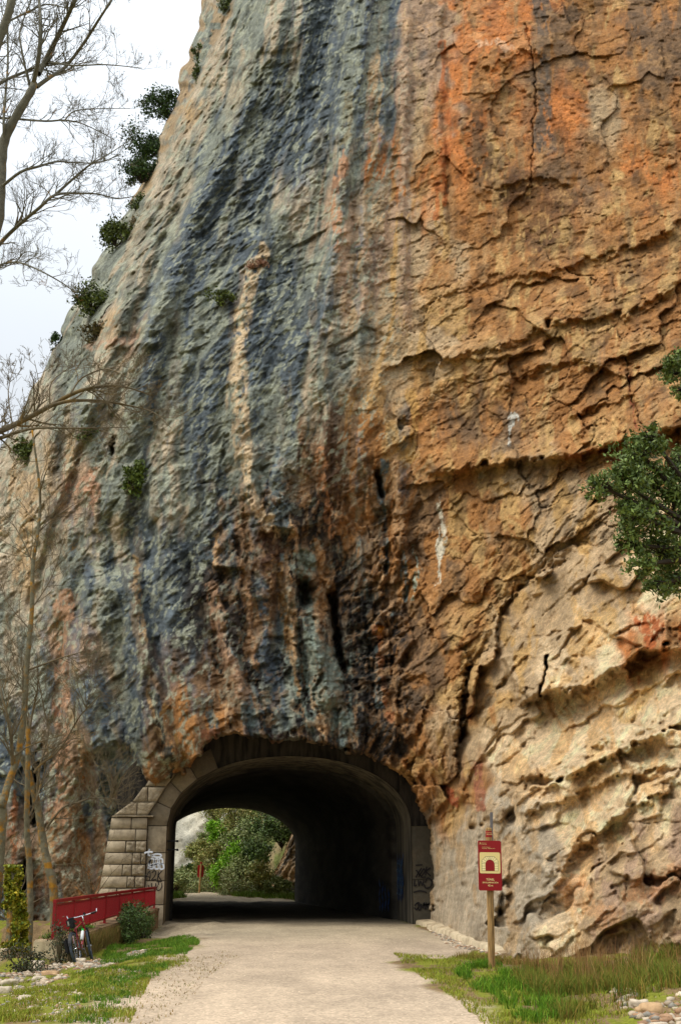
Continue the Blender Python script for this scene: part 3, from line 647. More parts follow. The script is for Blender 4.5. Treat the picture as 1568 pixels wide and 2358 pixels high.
def ground_mat():
    m = bpy.data.materials.new('gravel_and_soil'); m.use_nodes = True; n = m.node_tree; L = n.links; P = n.nodes['Principled BSDF']
    P.inputs['Roughness'].default_value = .95; P.inputs['Specular IOR Level'].default_value = .15
    t = n.nodes.new('ShaderNodeTexCoord'); a = n.nodes.new('ShaderNodeAttribute'); a.attribute_name = 'Col'
    v = n.nodes.new('ShaderNodeTexVoronoi'); v.inputs['Scale'].default_value = 34; L.new(t.outputs['Object'], v.inputs['Vector'])
    sep = n.nodes.new('ShaderNodeSeparateColor'); L.new(v.outputs['Color'], sep.inputs[0])
    r1 = n.nodes.new('ShaderNodeMapRange'); r1.inputs[3].default_value = .76; r1.inputs[4].default_value = 1.22; L.new(sep.outputs[0], r1.inputs[0])
    q = n.nodes.new('ShaderNodeTexNoise'); q.inputs['Scale'].default_value = 7; q.inputs['Detail'].default_value = 8; q.inputs['Roughness'].default_value = .7; L.new(t.outputs['Object'], q.inputs['Vector'])
    r2 = n.nodes.new('ShaderNodeMapRange'); r2.inputs[1].default_value = .3; r2.inputs[2].default_value = .7; r2.inputs[3].default_value = .82; r2.inputs[4].default_value = 1.16; L.new(q.outputs[0], r2.inputs[0])
    mu = n.nodes.new('ShaderNodeMath'); mu.operation = 'MULTIPLY'; L.new(r1.outputs[0], mu.inputs[0]); L.new(r2.outputs[0], mu.inputs[1])
    vm = n.nodes.new('ShaderNodeVectorMath'); vm.operation = 'SCALE'; L.new(a.outputs['Color'], vm.inputs[0]); L.new(mu.outputs[0], vm.inputs['Scale'])
    L.new(vm.outputs[0], P.inputs['Base Color'])
    b = n.nodes.new('ShaderNodeBump'); b.inputs['Strength'].default_value = .8; b.inputs['Distance'].default_value = .02
    L.new(sep.outputs[1], b.inputs['Height']); L.new(b.outputs[0], P.inputs['Normal']); return m
gr = link('ground', me, ground_mat()); tag(gr, 'pale gravel path with grassy stony verges', 'ground', kind='structure')

# ------------------------------------------------------------------ TUNNEL (facade, pier, lining)
FY = 40.5; XC = -1.72; HW = 4.07; SPR = 3.1; RISE = 2.28
def arch(cx, hw, spr, rise, n=40, bottom=-.3):
    pts = [(cx-hw, bottom), (cx-hw, spr*.5)]
    for i in range(n+1):
        a = math.pi*(1-i/n); c_, s_ = math.cos(a), math.sin(a)
        pts.append((cx+hw*math.copysign(abs(c_)**.92, c_), spr+rise*abs(s_)**.98))
    pts += [(cx+hw, spr*.5), (cx+hw, bottom)]
    return pts
tun_t = empty('tunnel', (XC, FY, 0), 'dark arched railway tunnel with dressed stone portal under the rock', 'tunnel')
def loft(name, sections, m_, par, smooth_=True):
    mb = MB(); n = len(sections[0][1])
    for (Y, pts) in sections: mb.v += [(x, Y, z) for x, z in pts]
    for i in range(len(sections)-1):
        for k in range(n-1): a = i*n+k; mb.f.append((a, a+1, a+n+1, a+n))
    o = mb.build(name, m_, par, smooth_=smooth_); rel(par, o); return o
secs = [(FY+.02, arch(XC, HW, SPR, RISE)), (44.5, arch(XC-.33, HW+.02, SPR, RISE))]
loft('portal_vault', secs, M['lining_light'], tun_t)
secs = [(44.5, arch(XC-.33, HW+.02, SPR, RISE)), (44.51, arch(XC-.38, HW-.14, SPR, RISE-.1))]
for i in range(15):
    t = i/14; Y = 44.51+(72-44.51)*t
    secs.append((Y, arch(lerp(XC-.38, -6.6, t), HW-.14-.012*(i % 2), SPR, RISE-.1-.012*(i % 2))))
secs += [(72.02, arch(-6.6, HW+.0, SPR, RISE))]
loft('vault', secs, M['lining'], tun_t)
# outer skin so the tube has thickness and keeps the light out
outer = []
for i in range(6):
    t = i/5; Y = lerp(FY+.6, 72, t); outer.append((Y, arch(lerp(XC, -6.6, t), HW+.75, SPR, RISE+.75)))
loft('vault_outer', outer, M['lining'], tun_t)
# far portal ring
mb = MB(); A1 = arch(-6.6, HW+.0, SPR, RISE); A2 = arch(-6.6, HW+.76, SPR, RISE+.76)
for (Y) in (72.02,):
    mb.v += [(x, Y, z) for x, z in A1]+[(x, Y, z) for x, z in A2]; n = len(A1)
    mb.f += [(k, k+1, n+k+1, n+k) for k in range(n-1)]
rel(tun_t, mb.build('far_ring', M['lining_light'], tun_t))
# facade backing (right and above ring), joints of mortar
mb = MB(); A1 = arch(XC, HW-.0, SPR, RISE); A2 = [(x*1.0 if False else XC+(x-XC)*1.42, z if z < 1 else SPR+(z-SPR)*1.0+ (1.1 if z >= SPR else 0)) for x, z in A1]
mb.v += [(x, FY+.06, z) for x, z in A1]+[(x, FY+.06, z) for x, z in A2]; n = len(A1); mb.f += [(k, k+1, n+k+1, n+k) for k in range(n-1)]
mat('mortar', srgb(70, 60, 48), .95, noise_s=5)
rel(tun_t, mb.build('concrete_face', mat('sooty_shaded_face', srgb(58, 53, 46), .9, noise_s=3, noise_amt=.4, c2=srgb(24, 22, 20), c2_s=1.4, stretch=(3, 1, .5), bump=.6, bump_s=6), tun_t))  # dark base colour includes the rock lip's shade, besides soot streaks
def colmesh(name, blocks, m_, par, base, var=.12, subdiv=0, rough=0):
    """blocks: list of 8-vertex prisms given as front quad (4 xz pts ccw), y0, y1"""
    V = []; Fq = []; Cc = []
    for (qd, y0, y1, c) in blocks:
        cxm = sum(p[0] for p in qd)/4; czm = sum(p[1] for p in qd)/4
        nn = subdiv+1; b = len(V); vv = 1+rng.uniform(-var, var)
        cc_ = np.array(c)*vv
        N = nn+1
        g = .035
        for i in range(N+1+1):
            pass
        # front grid with chamfered rim
        ks = [0]+[g+(1-2*g)*k/nn for k in range(nn+1)]+[1]; K = len(ks)
        for a in ks:
            for e in ks:
                x = (1-a)*((1-e)*qd[0][0]+e*qd[3][0])+a*((1-e)*qd[1][0]+e*qd[2][0]); z = (1-a)*((1-e)*qd[0][1]+e*qd[3][1])+a*((1-e)*qd[1][1]+e*qd[2][1])
                rim = a in (0, 1) or e in (0, 1)
                y = y0+(.03 if rim else -(rough*rng.uniform(.1, 1) if rough and g < a < 1-g and g < e < 1-g else 0))
                V.append((x, y, z)); Cc.append(cc_)
        for i in range(K-1):
            for j in range(K-1): Fq.append((b+i*K+j, b+(i+1)*K+j, b+(i+1)*K+j+1, b+i*K+j+1))
        # sides
        ring = [b+i*K for i in range(K)]+[b+(K-1)*K+j for j in range(1, K)]+[b+i*K+K-1 for i in range(K-2, -1, -1)]+[b+j for j in range(K-2, 0, -1)]
        b2 = len(V)
        for r_ in ring: V.append((V[r_][0], y1, V[r_][2])); Cc.append(cc_)
        for i in range(len(ring)):
            j = (i+1) % len(ring); Fq.append((ring[i], ring[j], b2+j, b2+i))
    me_ = npmesh(name, np.array(V), np.array(Fq), np.array(Cc)); o = link(name, me_, m_, par); rel(par, o); return o
ST = srgb(172, 156, 130)
def zAt(py, Y=FY): return at(784, py, Y)[2]
def xAt(px, py=1980, Y=FY): return at(px, py, Y)[0]
# voussoirs: ring 0.75 m deep following the arch
ring = []; N = 13; A1 = arch(XC, HW, SPR, RISE, N)[2:-2]
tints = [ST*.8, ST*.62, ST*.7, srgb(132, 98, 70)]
for k in range(N):
    (x0, z0), (x1, z1) = A1[k], A1[k+1]
    def outw(x, z, dd):
        v = Vector(((x-XC)/HW/HW, (z-SPR)/RISE/RISE+.0001)); v.normalize(); return (x+v.x*dd, z+v.y*dd)
    g = .012
    a0 = (x0+(x1-x0)*g, z0+(z1-z0)*g); a1 = (x1-(x1-x0)*g, z1-(z1-z0)*g); ww = .7
    o0 = outw(*a0, ww); o1 = outw(*a1, ww)
    if k > 3: continue
    f_ = .85 if k < 3 else .4  # last block's colour darkened to paint in shade under the lip
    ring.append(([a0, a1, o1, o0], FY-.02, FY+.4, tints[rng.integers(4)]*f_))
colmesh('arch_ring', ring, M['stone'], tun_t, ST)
# jamb stones left, facade panels right
bl = []; zz = [-.3]; 
while zz[-1] < 2.9: zz.append(zz[-1]+rng.uniform(.72, .95))
zz[-1] = SPR
for k in range(len(zz)-1):
    bl.append(([(XC-HW, zz[k]+.01), (XC-HW, zz[k+1]-.01), (XC-HW-.62, zz[k+1]-.01), (XC-HW-.62, zz[k]+.01)][::-1], FY-.025, FY+.5, ST*rng.uniform(.82, 1)))
colmesh('jamb_stones', bl, M['stone'], tun_t, ST, .08)
bl = []
for k in range(2):
    for i in range(1):
        x0 = XC+HW+i*.62; bl.append(([(x0+.01, -.3+k*1.7), (x0+1.23, -.3+k*1.7), (x0+1.23, -.3+(k+1)*1.7-.008), (x0+.01, -.3+(k+1)*1.7-.008)], FY-.02, FY+.4, srgb(86, 80, 66)*rng.uniform(.7, 1.05)))
colmesh('facade_panels', bl, M['stone'], tun_t, ST, .08)
# the buttress pier to the left: smooth quoins, rusticated infill
pier = empty('stone_pier', (-7, FY-.2, 0), 'stepped pier of dressed and rough blocks left of the tunnel mouth', 'pier')
zt = [(-1.0, .0)]+[(k*.3733, (k+1)*.3733) for k in range(9)]
PY_ = FY-.22
def pierx(z): return lerp(-7.98, -7.62, (z-.3)/3.0)
q1 = []; q2 = []; XR = XC-HW-.63
edges = [.62, .52, .60, .50, .66, .58, .6]
wd = [.9, .62, .86, .60, .88, .66, .92, .64, .9, .7]
for k, (z0, z1) in enumerate(zt):
    xl0, xl1 = pierx(z0), pierx(z1); w_ = wd[k]
    q1.append(([(xl0, z0+.012), (xl0+w_, z0+.012), (xl0+w_, z1-.012), (xl1, z1-.012)], PY_, PY_+2.2, ST*rng.uniform(.92, 1.08)))
    if z0 >= 2.6:
        q1.append(([(xl0+w_+.02, z0+.012), (XR, z0+.012), (XR, z1-.012), (xl0+w_+.02, z1-.012)], PY_+.01, PY_+2, ST*.8)); continue
    xm = (xl0+w_+XR)/2+rng.uniform(-.08, .08)
    for (xa, xb) in ((xl0+w_+.02, xm-.01), (xm+.01, XR)):
        q2.append(([(xa, z0+.014), (xb, z0+.014), (xb, z1-.014), (xa, z1-.014)], PY_+.03, PY_+2, ST*rng.uniform(.75, .95)))
colmesh('quoin_blocks', q1, M['stone'], pier, ST, .05)
colmesh('rough_blocks', q2, M['rustic'], pier, ST, .1, 6, .09)
# coping: cap course and sloping upper blocks
q3 = []
xa = pierx(3.36); q3.append(([(xa, 3.37), (XR+.2, 3.37), (XR+.2, 3.42), (xa+.02, 3.42)], PY_-.03, PY_+2, ST*1.02))
q3.append(([(xa+.05, 3.43), (xa+.82, 3.43), (xa+.82, 3.85), (xa+.62, 3.85)], PY_+.03, PY_+2, ST))
q3.append(([(xa+.84, 3.43), (XR+.0, 3.43), (XR+.25, 3.85), (xa+.84, 3.85)], PY_+.03, PY_+2, ST*.9))
q3.append(([(xa+.66, 3.87), (xa+1.15, 3.87), (xa+1.15, 4.35), (xa+1.0, 4.35)], PY_+.05, PY_+2, ST*.8))
q3.append(([(xa+1.17, 3.87), (XR+.28, 3.87), (XR+.55, 4.35), (xa+1.17, 4.35)], PY_+.05, PY_+2, ST*.85))
q3.append(([(xa+1.05, 4.37), (XR+.57, 4.37), (XR+.9, 4.8), (xa+1.3, 4.8)], PY_+.06, PY_+2, ST*.7))
colmesh('coping_blocks', q3, M['rustic'], pier, ST, .06, 5, .05)
mb = MB(); mb.add([(-7.85, PY_+.07, -1), (XR, PY_+.07, -1), (XR, PY_+.07, 3.4), (-7.55, PY_+.07, 3.4)], [(0, 1, 2, 3)])
rel(pier, mb.build('mortar', bpy.data.materials['mortar'], pier))
# iron pegs in the jamb
for py in (1937, 1957):
    p = at(386, py, FY+.3); o = MB(); o.tube([(p[0]-.15, p[1], p[2]), (p[0]+.36, p[1]-.02, p[2]+.005)], .022, 8); o.box(p[0]+.30, p[0]+.37, p[1]-.04, p[1]+.03, p[2]-.035, p[2]+.035)
    rel(tun_t, o.build('iron_peg', M['blackp'], tun_t))
# graffiti strokes
def stroke(mb, pts, w, Y):
    P_ = [at(x, y, Y) for x, y in pts]; out_ = []
    for i in range(len(P_)-1):      # smooth by catmull sampling
        p0, p1, p2, p3 = [Vector(P_[max(0, min(len(P_)-1, i+k))]) for k in (-1, 0, 1, 2)]
        for t in (0, .25, .5, .75): out_.append(.5*((2*p1)+(p2-p0)*t+(2*p0-5*p1+4*p2-p3)*t*t+(3*p1-p0-3*p2+p3)*t**3))
    out_.append(Vector(P_[-1])); mb.ribbon(out_, w)
def crop1(l): return [(x*.3613, 1780.7+.3613*y) for x, y in l]
def crop2(l): return [(323.8+.5162*x, 1618.8+.5162*y) for x, y in l]
mb = MB(); YG = FY-.045
for l in ([(922,508),(950,500),(975,502)], [(955,482),(950,500),(948,522),(962,524)], [(970,524),(1000,514),(1028,520),(1020,534),(985,532),(968,526)],
          [(955,560),(972,542),(985,560),(972,585),(955,575),(958,556)], [(950,600),(975,585),(978,606),(955,608)], [(990,548),(1008,546),(1006,572),(990,578),(988,552)],
          [(988,585),(1008,580),(1012,606),(992,608),(988,588)], [(1016,545),(1034,545),(1038,572),(1020,575),(1014,552)], [(1018,582),(1040,580),(1044,606),(1024,610),(1018,588)], [(946,608),(952,575),(962,548)]):
    stroke(mb, crop1(l), .055, YG if l[0][0] > 940 else PY_-.05)
o = mb.build('graffiti', M['white'], tun_t); rel(tun_t, o); tag(o, 'white sprayed bubble letters')
mb = MB(); mbu = MB()
for l in ([(928,672),(945,640),(955,622),(960,650),(955,682)], [(926,655),(962,664)], [(970,636),(985,620),(996,634),(985,660),(968,680),(1000,674)], [(1012,625),(1008,660),(1006,682)], [(1034,622),(1012,652),(1032,684)],
          [(948,714),(952,726)], [(968,700),(970,724),(992,722),(994,700)], [(1000,690),(1034,690)], [(1014,692),(1012,712)], [(1006,716),(1000,740),(1016,746),(1032,728),(1034,700)]):
    stroke(mb if l[0][1] < 695 and l[0] != (1000,690) else mbu, crop1(l), .03, PY_-.05 if l[0][0] < 950 and l[0][1] < 700 else YG)
o = mbu.build('graffiti', M['black'], tun_t); rel(tun_t, o); tag(o, 'faint black tag under the A2K tag')
o = mb.build('graffiti', M['black'], tun_t); rel(tun_t, o); tag(o, 'black hand written tag reading A2K')
mb = MB()
for l in ([(1226,724),(1256,722)], [(1228,745),(1248,772)], [(1252,736),(1226,778)], [(1240,775),(1262,740),(1266,755),(1250,776),(1272,776)], [(1275,730),(1270,770)], [(1292,735),(1274,752),(1294,772)],
          [(1222,790),(1220,815),(1232,812)], [(1238,790),(1240,816),(1248,795),(1256,815),(1262,790)], [(1268,800),(1280,780),(1298,795),(1292,820),(1270,825),(1264,808)], [(1216,845),(1245,838),(1275,845)],
          [(1222,905),(1232,893),(1240,908),(1230,922),(1220,912)], [(1234,912),(1244,926)], [(1232,895),(1240,890),(1244,905)], [(1248,925),(1250,896),(1258,915),(1264,890),(1268,922)], [(1258,902),(1290,898)], [(1274,890),(1272,922)], [(1296,888),(1276,905),(1300,920)]):
    stroke(mb, crop2(l), .045, YG)
o = mb.build('graffiti', M['black'], tun_t); rel(tun_t, o); tag(o, 'black tags scrawled on the right facade')
# blue piece on the tunnel's right wall just inside (in the wall's own plane)
mb = MB(); mb2 = MB()
def wallpt(t, z, off=.03): # t 0..1 from facade to 44.5
    Y = lerp(FY+.05, 44.4, t); X = lerp(XC+HW, XC-.33+HW+.02, t)-off; return (X, Y, z)
def wallpt2(t, z, off=.04):
    Y = lerp(44.6, 72, t); X = lerp(XC-.38, -6.6, t)+HW-.152-off; return (X, Y, z)
def patch(mb, fn, t0, t1, z0, z1, n=14, seed=0):
    b = len(mb.v)
    for i in range(n+1):
        t = lerp(t0, t1, i/n); e = .14*float(noise2(np.array([i*.9]), np.array([seed+.5]), seed)[0])
        mb.v += [fn(t, z0+e), fn(t, z1+.7*e)]
    for i in range(n): mb.f.append((b+2*i, b+2*i+1, b+2*i+3, b+2*i+2))
for k in range(7):
    t = .52+.44*k/7
    mb.ribbon([wallpt(t+.035*math.sin(j*1.3+k), .75+j*.17+.12*math.sin(k*2+j), .03) for j in range(9)], .19, (1, 0, 0))
for k in range(4): mb.ribbon([wallpt2(.01+.02*k+.006*math.sin(j*1.7+k), .3+j*.16, .03) for j in range(5+k)], .3, (1, 0, 0))
for k in range(9):
    t = .55+.4*k/9; mb2.ribbon([wallpt(t+.03*math.sin(j*2.1+k), .9+j*.13+.1*math.sin(k*2+j), .05) for j in range(9)], .035, (1, 0, 0))
rel(tun_t, tag(mb.build('graffiti', M['blue'], tun_t), 'blue sprayed lettering on the right tunnel wall')); rel(tun_t, mb2.build('graffiti', M['lightblue'], tun_t))

# ------------------------------------------------------------------ kerb ledge along the right wall
kp = [(2.44,40.2),(2.62,37.5),(2.72,34.2),(2.84,31.5),(2.92,29),(3.02,27),(3.12,25.6),(3.2,24.9)]
kb = empty('stone_kerb', (2.8, 34, 0), 'low pale dusty ledge along the foot of the right rock wall', 'kerb')
V = []; Q = []; prof = [(-.02, -.1), (0, .12), (.05, .15), (.35, .17), (1.1, .2), (1.6, .22)]
kk = []
for i in range(len(kp)-1):
    for t in np.linspace(0, 1, 12)[:-1]: kk.append((lerp(kp[i][0], kp[i+1][0], t), lerp(kp[i][1], kp[i+1][1], t)))
kk.append(kp[-1])
for i, (x, y) in enumerate(kk):
    f_ = 1 if i < len(kk)-14 else max(0.05, (len(kk)-i)/14)
    for (o_, h_) in prof:
        V.append((x+o_+.05*float(noise2(np.array([y*1.5]), np.array([o_*2]), 451)[0]), y, h_*f_+.035*float(noise2(np.array([y*2.2]), np.array([o_*5+1]), 453)[0])-.0))
n = len(prof)
for i in range(len(kk)-1):
    for k in range(n-1): Q.append((i*n+k, i*n+k+1, (i+1)*n+k+1, (i+1)*n+k))
o = link('ledge', npmesh('ledge', np.array(V), np.array(Q), None, True), M['concrete'], kb); rel(kb, o)

# ------------------------------------------------------------------ PARAPET + RAILING
wallt = empty('parapet_wall', (-6.2, 33, 0), 'low weathered concrete parapet carrying the red railing', 'wall')
def walltop(Y): return lerp(.20, .50, (Y-27)/13.3)
mb = MB(); n = 30; secs = []
for i in range(n+1):
    Y = lerp(27, 40.25, i/n); xr = lerp(-5.97, -5.9, i/n); xl = xr-.62; zt_ = walltop(Y); e = .015*math.sin(i*2.1)
    mb.v += [(xr+e, Y, -1.2), (xr+e, Y, zt_-.08), (xr+.03, Y, zt_-.07), (xr+.02, Y, zt_), (xl, Y, zt_+.01), (xl, Y, -2.5)]
for i in range(n):
    for k in range(5): a = i*6+k; mb.f.append((a, a+1, a+7, a+6))
mb.f.append(tuple(range(6))[::-1]); mb.f.append(tuple(n*6+k for k in range(6)))
rel(wallt, mb.build('wall_body', M['concrete_d'], wallt))
mb = MB(); mb.box(-6.62, -5.93, 26.9, 27.3, -.9, .21, bev=.03); rel(wallt, mb.build('end_block', M['concrete'], wallt))
# another low concrete kerb at the far left
lw = MB(); lw.box(-9.6, -7.3, 27.2, 27.7, -.9, .0, bev=.03)
tag(lw.build('concrete_block', M['concrete']), 'low plain concrete block at the far left behind the shrubs', 'concrete block')
rail = empty('railing', (-6.2, 27.1, .2), 'red painted steel railing of close vertical bars on the parapet', 'railing')
RX = lambda Y: lerp(-6.25, -6.03, (Y-27)/13.2)-.05*math.sin(math.pi*(Y-27)/13.2)
RT = lambda Y: lerp(1.0, 1.13, (Y-27)/13.2)
ps = [27.1+k*(13.0/7) for k in range(8)]
tr = MB(); lr = MB(); bars = MB()
N = 60; Ys = [lerp(27.05, 40.2, i/N) for i in range(N+1)]
for mbb, z0, z1, w_ in ((tr, -.035, .035, .07), (lr, 0, .04, .04)):
    for i, Y in enumerate(Ys):
        zt_ = RT(Y) if mbb is tr else walltop(Y)+.10
        x = RX(Y); mbb.v += [(x-w_/2, Y, zt_+z0), (x+w_/2, Y, zt_+z0), (x+w_/2, Y, zt_+z1), (x-w_/2, Y, zt_+z1)]
    for i in range(N):
        for k in range(4): a = i*4; mbb.f.append((a+k, a+(k+1) % 4, a+4+(k+1) % 4, a+4+k))
    mbb.f.append((3, 2, 1, 0)); mbb.f.append((N*4, N*4+1, N*4+2, N*4+3))
mb3 = MB()   # thin second rail just under the top one
for i, Y in enumerate(Ys):
    x = RX(Y); zt_ = RT(Y)-.09; mb3.v += [(x-.015, Y, zt_), (x+.015, Y, zt_), (x+.015, Y, zt_+.03), (x-.015, Y, zt_+.03)]
for i in range(N):
    for k in range(4): a = i*4; mb3.f.append((a+k, a+(k+1) % 4, a+4+(k+1) % 4, a+4+k))
rel(rail, tr.build('top_rail', M['red'], rail)); rel(rail, lr.build('bottom_rail', M['red'], rail)); rel(rail, mb3.build('middle_rail', M['red'], rail))
Y = 27.18
while Y < 40.1:
    x = RX(Y); bars.box(x-.008, x+.008, Y-.008, Y+.008, walltop(Y)+.12, RT(Y)-.07); Y += .085
o = bars.build('bars', M['red'], rail); o['kind'] = 'stuff'; rel(rail, o)
for k, Y in enumerate(ps):
    p = MB(); x = RX(Y); e = .045 if k == 0 else .028
    p.box(x-.03, x+.03, Y-e, Y+e, walltop(Y)+.012, RT(Y)-.035); p.box(x-.11, x+.09, Y-.09, Y+.09, walltop(Y)+.0, walltop(Y)+.018)
    rel(rail, p.build('post', M['red'], rail))

# ------------------------------------------------------------------ SIGNS
def text(name, body, size, m_, parent, loc, rot=(R(90), 0, 0), align='LEFT', ext=.0006, bold=0.0):
    cu = bpy.data.curves.new(name, 'FONT'); cu.body = body; cu.size = size; cu.align_x = align; cu.extrude = ext; cu.offset = bold
    to = bpy.data.objects.new(name, cu); C.objects.link(to); dg = bpy.context.evaluated_depsgraph_get()
    me_ = bpy.data.meshes.new_from_object(to.evaluated_get(dg)); bpy.data.objects.remove(to)
    o = link(name, me_, m_, parent); o.location = loc; o.rotation_euler = rot; return o
def rrect(mb, x0, x1, z0, z1, r, y0, y1):
    pts = []
    for (cx, cz, a0) in ((x1-r, z1-r, 0), (x0+r, z1-r, 90), (x0+r, z0+r, 180), (x1-r, z0+r, 270)):
        for k in range(7): a = R(a0+15*k); pts.append((cx+r*math.cos(a), cz+r*math.sin(a)))
    n = len(pts); b = len(mb.v); mb.v += [(x, y0, z) for x, z in pts]+[(x, y1, z) for x, z in pts]
    mb.f.append(tuple(b+k for k in range(n))); mb.f.append(tuple(b+n+k for k in reversed(range(n))))
    mb.f += [(b+k, b+n+k, b+n+(k+1) % n, b+(k+1) % n) for k in range(n)]
g0 = gp(1132, 2230); sx, sy = g0[0], g0[1]; sz = gzs(sx, sy)
sg = empty('tunnel_sign', (sx, sy, sz), 'dark red tunnel sign on a round wooden post in the grass', 'sign'); sg.rotation_euler = (0, R(.7), 0)
p = MB(); p.tube([(0, 0, -.2), (0, 0, 1.2), (.003, 0, 2.30), (.003, 0, 2.365), (.003, 0, 2.385)], [.062, .060, .057, .055, .035], 20); p.build('post', M['wood'], sg, smooth_=False)
p = MB(); p.tube([(.003, 0, 2.215), (.003, 0, 2.325)], .0585, 20, cap=False); bnd = p.build('red_band', M['signred'], sg, smooth_=True)
text('lettering', 'Caminos\nNaturales', .028, M['signcream'], sg, (-.05, -.0605, 2.283))
PZ0, PZ1 = 1.30, 2.155
p = MB(); rrect(p, -.208, .208, PZ0, PZ1, .03, -.085, -.065); panel = p.build('panel', M['signred'], sg)
p = MB(); p.box(-.03, .03, -.066, -.05, PZ0+.1, PZ0+.16); p.build('bracket', M['steel'], sg); p = MB(); p.box(-.03, .03, -.066, -.05, PZ1-.16, PZ1-.1); p.build('bracket', M['steel'], sg)
p = MB(); rrect(p, -.183, .183, 1.592, 1.952, .025, -.0885, -.084); pict = p.build('pictogram', M['signcream'], panel)
# pictogram: arch of blocks
blk = MB(); lin = MB(); arc = MB(); yb = -.0895
cx0 = 0.0; zb = 1.636; hw_i, spr_i = .082, 1.745
inner = [(-hw_i, zb), (-hw_i, spr_i)]+[(-hw_i*math.cos(R(15*k)), spr_i+hw_i*math.sin(R(15*k))) for k in range(1, 12)]+[(hw_i, spr_i), (hw_i, zb)]
outer_ = [(-.145, zb), (-.145, 1.81), (-.076, 1.882), (.076, 1.882), (.145, 1.81), (.145, zb)]
b = [(x, yb, z) for x, z in outer_]; blk.add(b, [tuple(range(len(b)))[::-1]]); blk.build('pictogram_blocks', M['signblock'], panel)
b = [(x, yb-.001, z) for x, z in inner]; arc.add(b, [tuple(range(len(b)))[::-1]]); arc.build('pictogram_arch', M['signred'], panel)
def ln(a, c, w_=.0042): lin.ribbon([(a[0], yb-.0018, a[1]), (c[0], yb-.0018, c[1])], w_)
for i in range(6): ln(outer_[i], outer_[(i+1) % 6])
for k in range(4):
    z = zb+.042*(k+1)-.004
    if k < 3: ln((-.145, z), (-hw_i, z), .0035); ln((hw_i, z), (.145, z), .0035)
for a in (18, 38, 56, 72, 84, 96, 108, 124, 142, 162):
    ca, sa = math.cos(R(a)), math.sin(R(a)); p0 = (hw_i*ca, spr_i+hw_i*sa)
    # hit the chamfered outline
    ts = []
    if abs(ca) > 1e-3: ts.append(.145/abs(ca))
    ts.append((1.882-spr_i)/sa); nx, nz_ = .072, .069; Lq = math.hypot(nx, nz_); nx, nz_ = nx/Lq, nz_/Lq
    dd0 = nx*.145+nz_*(1.81-spr_i); ts.append(dd0/(nx*abs(ca)+nz_*sa)); t = min(ts); ln(p0, (ca*t, spr_i+sa*t), .0035)
lin.build('pictogram_lines', M['ink'], panel)
text('lettering', 'TÚNEL', .048, M['signcream'], panel, (0, -.087, 1.472), align='CENTER', bold=.001)
text('lettering', 'SIN ILUMINACIÓN', .034, M['signcream'], panel, (0, -.087, 1.425), align='CENTER', bold=.0006)
text('lettering', '42 m', .044, M['signcream'], panel, (0, -.087, 1.372), align='CENTER', bold=.001)
text('lettering', 'Caminos\nNaturales', .022, M['signcream'], panel, (-.135, -.087, 2.105))
text('lettering', 'Camino Natural\nSantander - Mediterráneo', .022, M['signcream'], panel, (-.135, -.087, 2.035))
lg = MB()   # little walking figure emblem
for a, b_ in (((-.178, 2.115), (-.150, 2.115)), ((-.166, 2.115), (-.180, 2.085)), ((-.160, 2.108), (-.148, 2.086)), ((-.172, 2.100), (-.155, 2.100))): lg.ribbon([(a[0], -.0862, a[1]), (b_[0], -.0862, b_[1])], .005)
lg.box(-.167, -.160, -.0866, -.0856, 2.119, 2.127); lg.build('emblem', M['signcream'], panel)
# grey steel bar behind
bar = empty('steel_bar', (sx+.035, sy+.17, sz), 'thin grey steel bar standing just behind the tunnel sign post', 'bar'); p = MB()
p.add([(-.025, -.015, -.2), (.025, -.015, -.2), (.025, .015, -.2), (-.025, .015, -.2), (.052, -.015, 2.66), (.102, -.015, 2.66), (.102, .015, 2.66), (.052, .015, 2.66)], [(0,3,2,1),(4,5,6,7),(0,1,5,4),(1,2,6,5),(2,3,7,6),(3,0,4,7)])
p.build('bar_body', M['steel'], bar)
# far sign, seen from behind through the tunnel
g1 = gp(459, 2058); fs = empty('trail_sign', (g1[0], g1[1], 0), 'red sign on a wooden post seen from behind, beyond the tunnel', 'sign')
p = MB(); p.tube([(0, 0, -.2), (.05, 0, 1.5), (.09, 0, 2.45)], .07, 12); p.build('post', M['wood'], fs)
p = MB(); rrect(p, -.22+.04, -.02+.04-.02, 1.25, 2.18, .02, .06, .08); rrect(p, -.23+.04, .23+.06, 1.27, 2.18, .03, .081, .10); p.build('panel', M['signred'], fs)
p = MB(); p.tube([(.088, 0, 2.28), (.092, 0, 2.42)], .078, 12); p.build('red_band', M['signred'], fs)

# ------------------------------------------------------------------ BICYCLE
bz = -.22; bk = empty('bicycle', (-5.50, 26.35, gzs(-5.5, 26.4)), 'red and white mountain bike leaning against the low parapet', 'bicycle')
LEAN = R(-15); HEAD = R(-4)
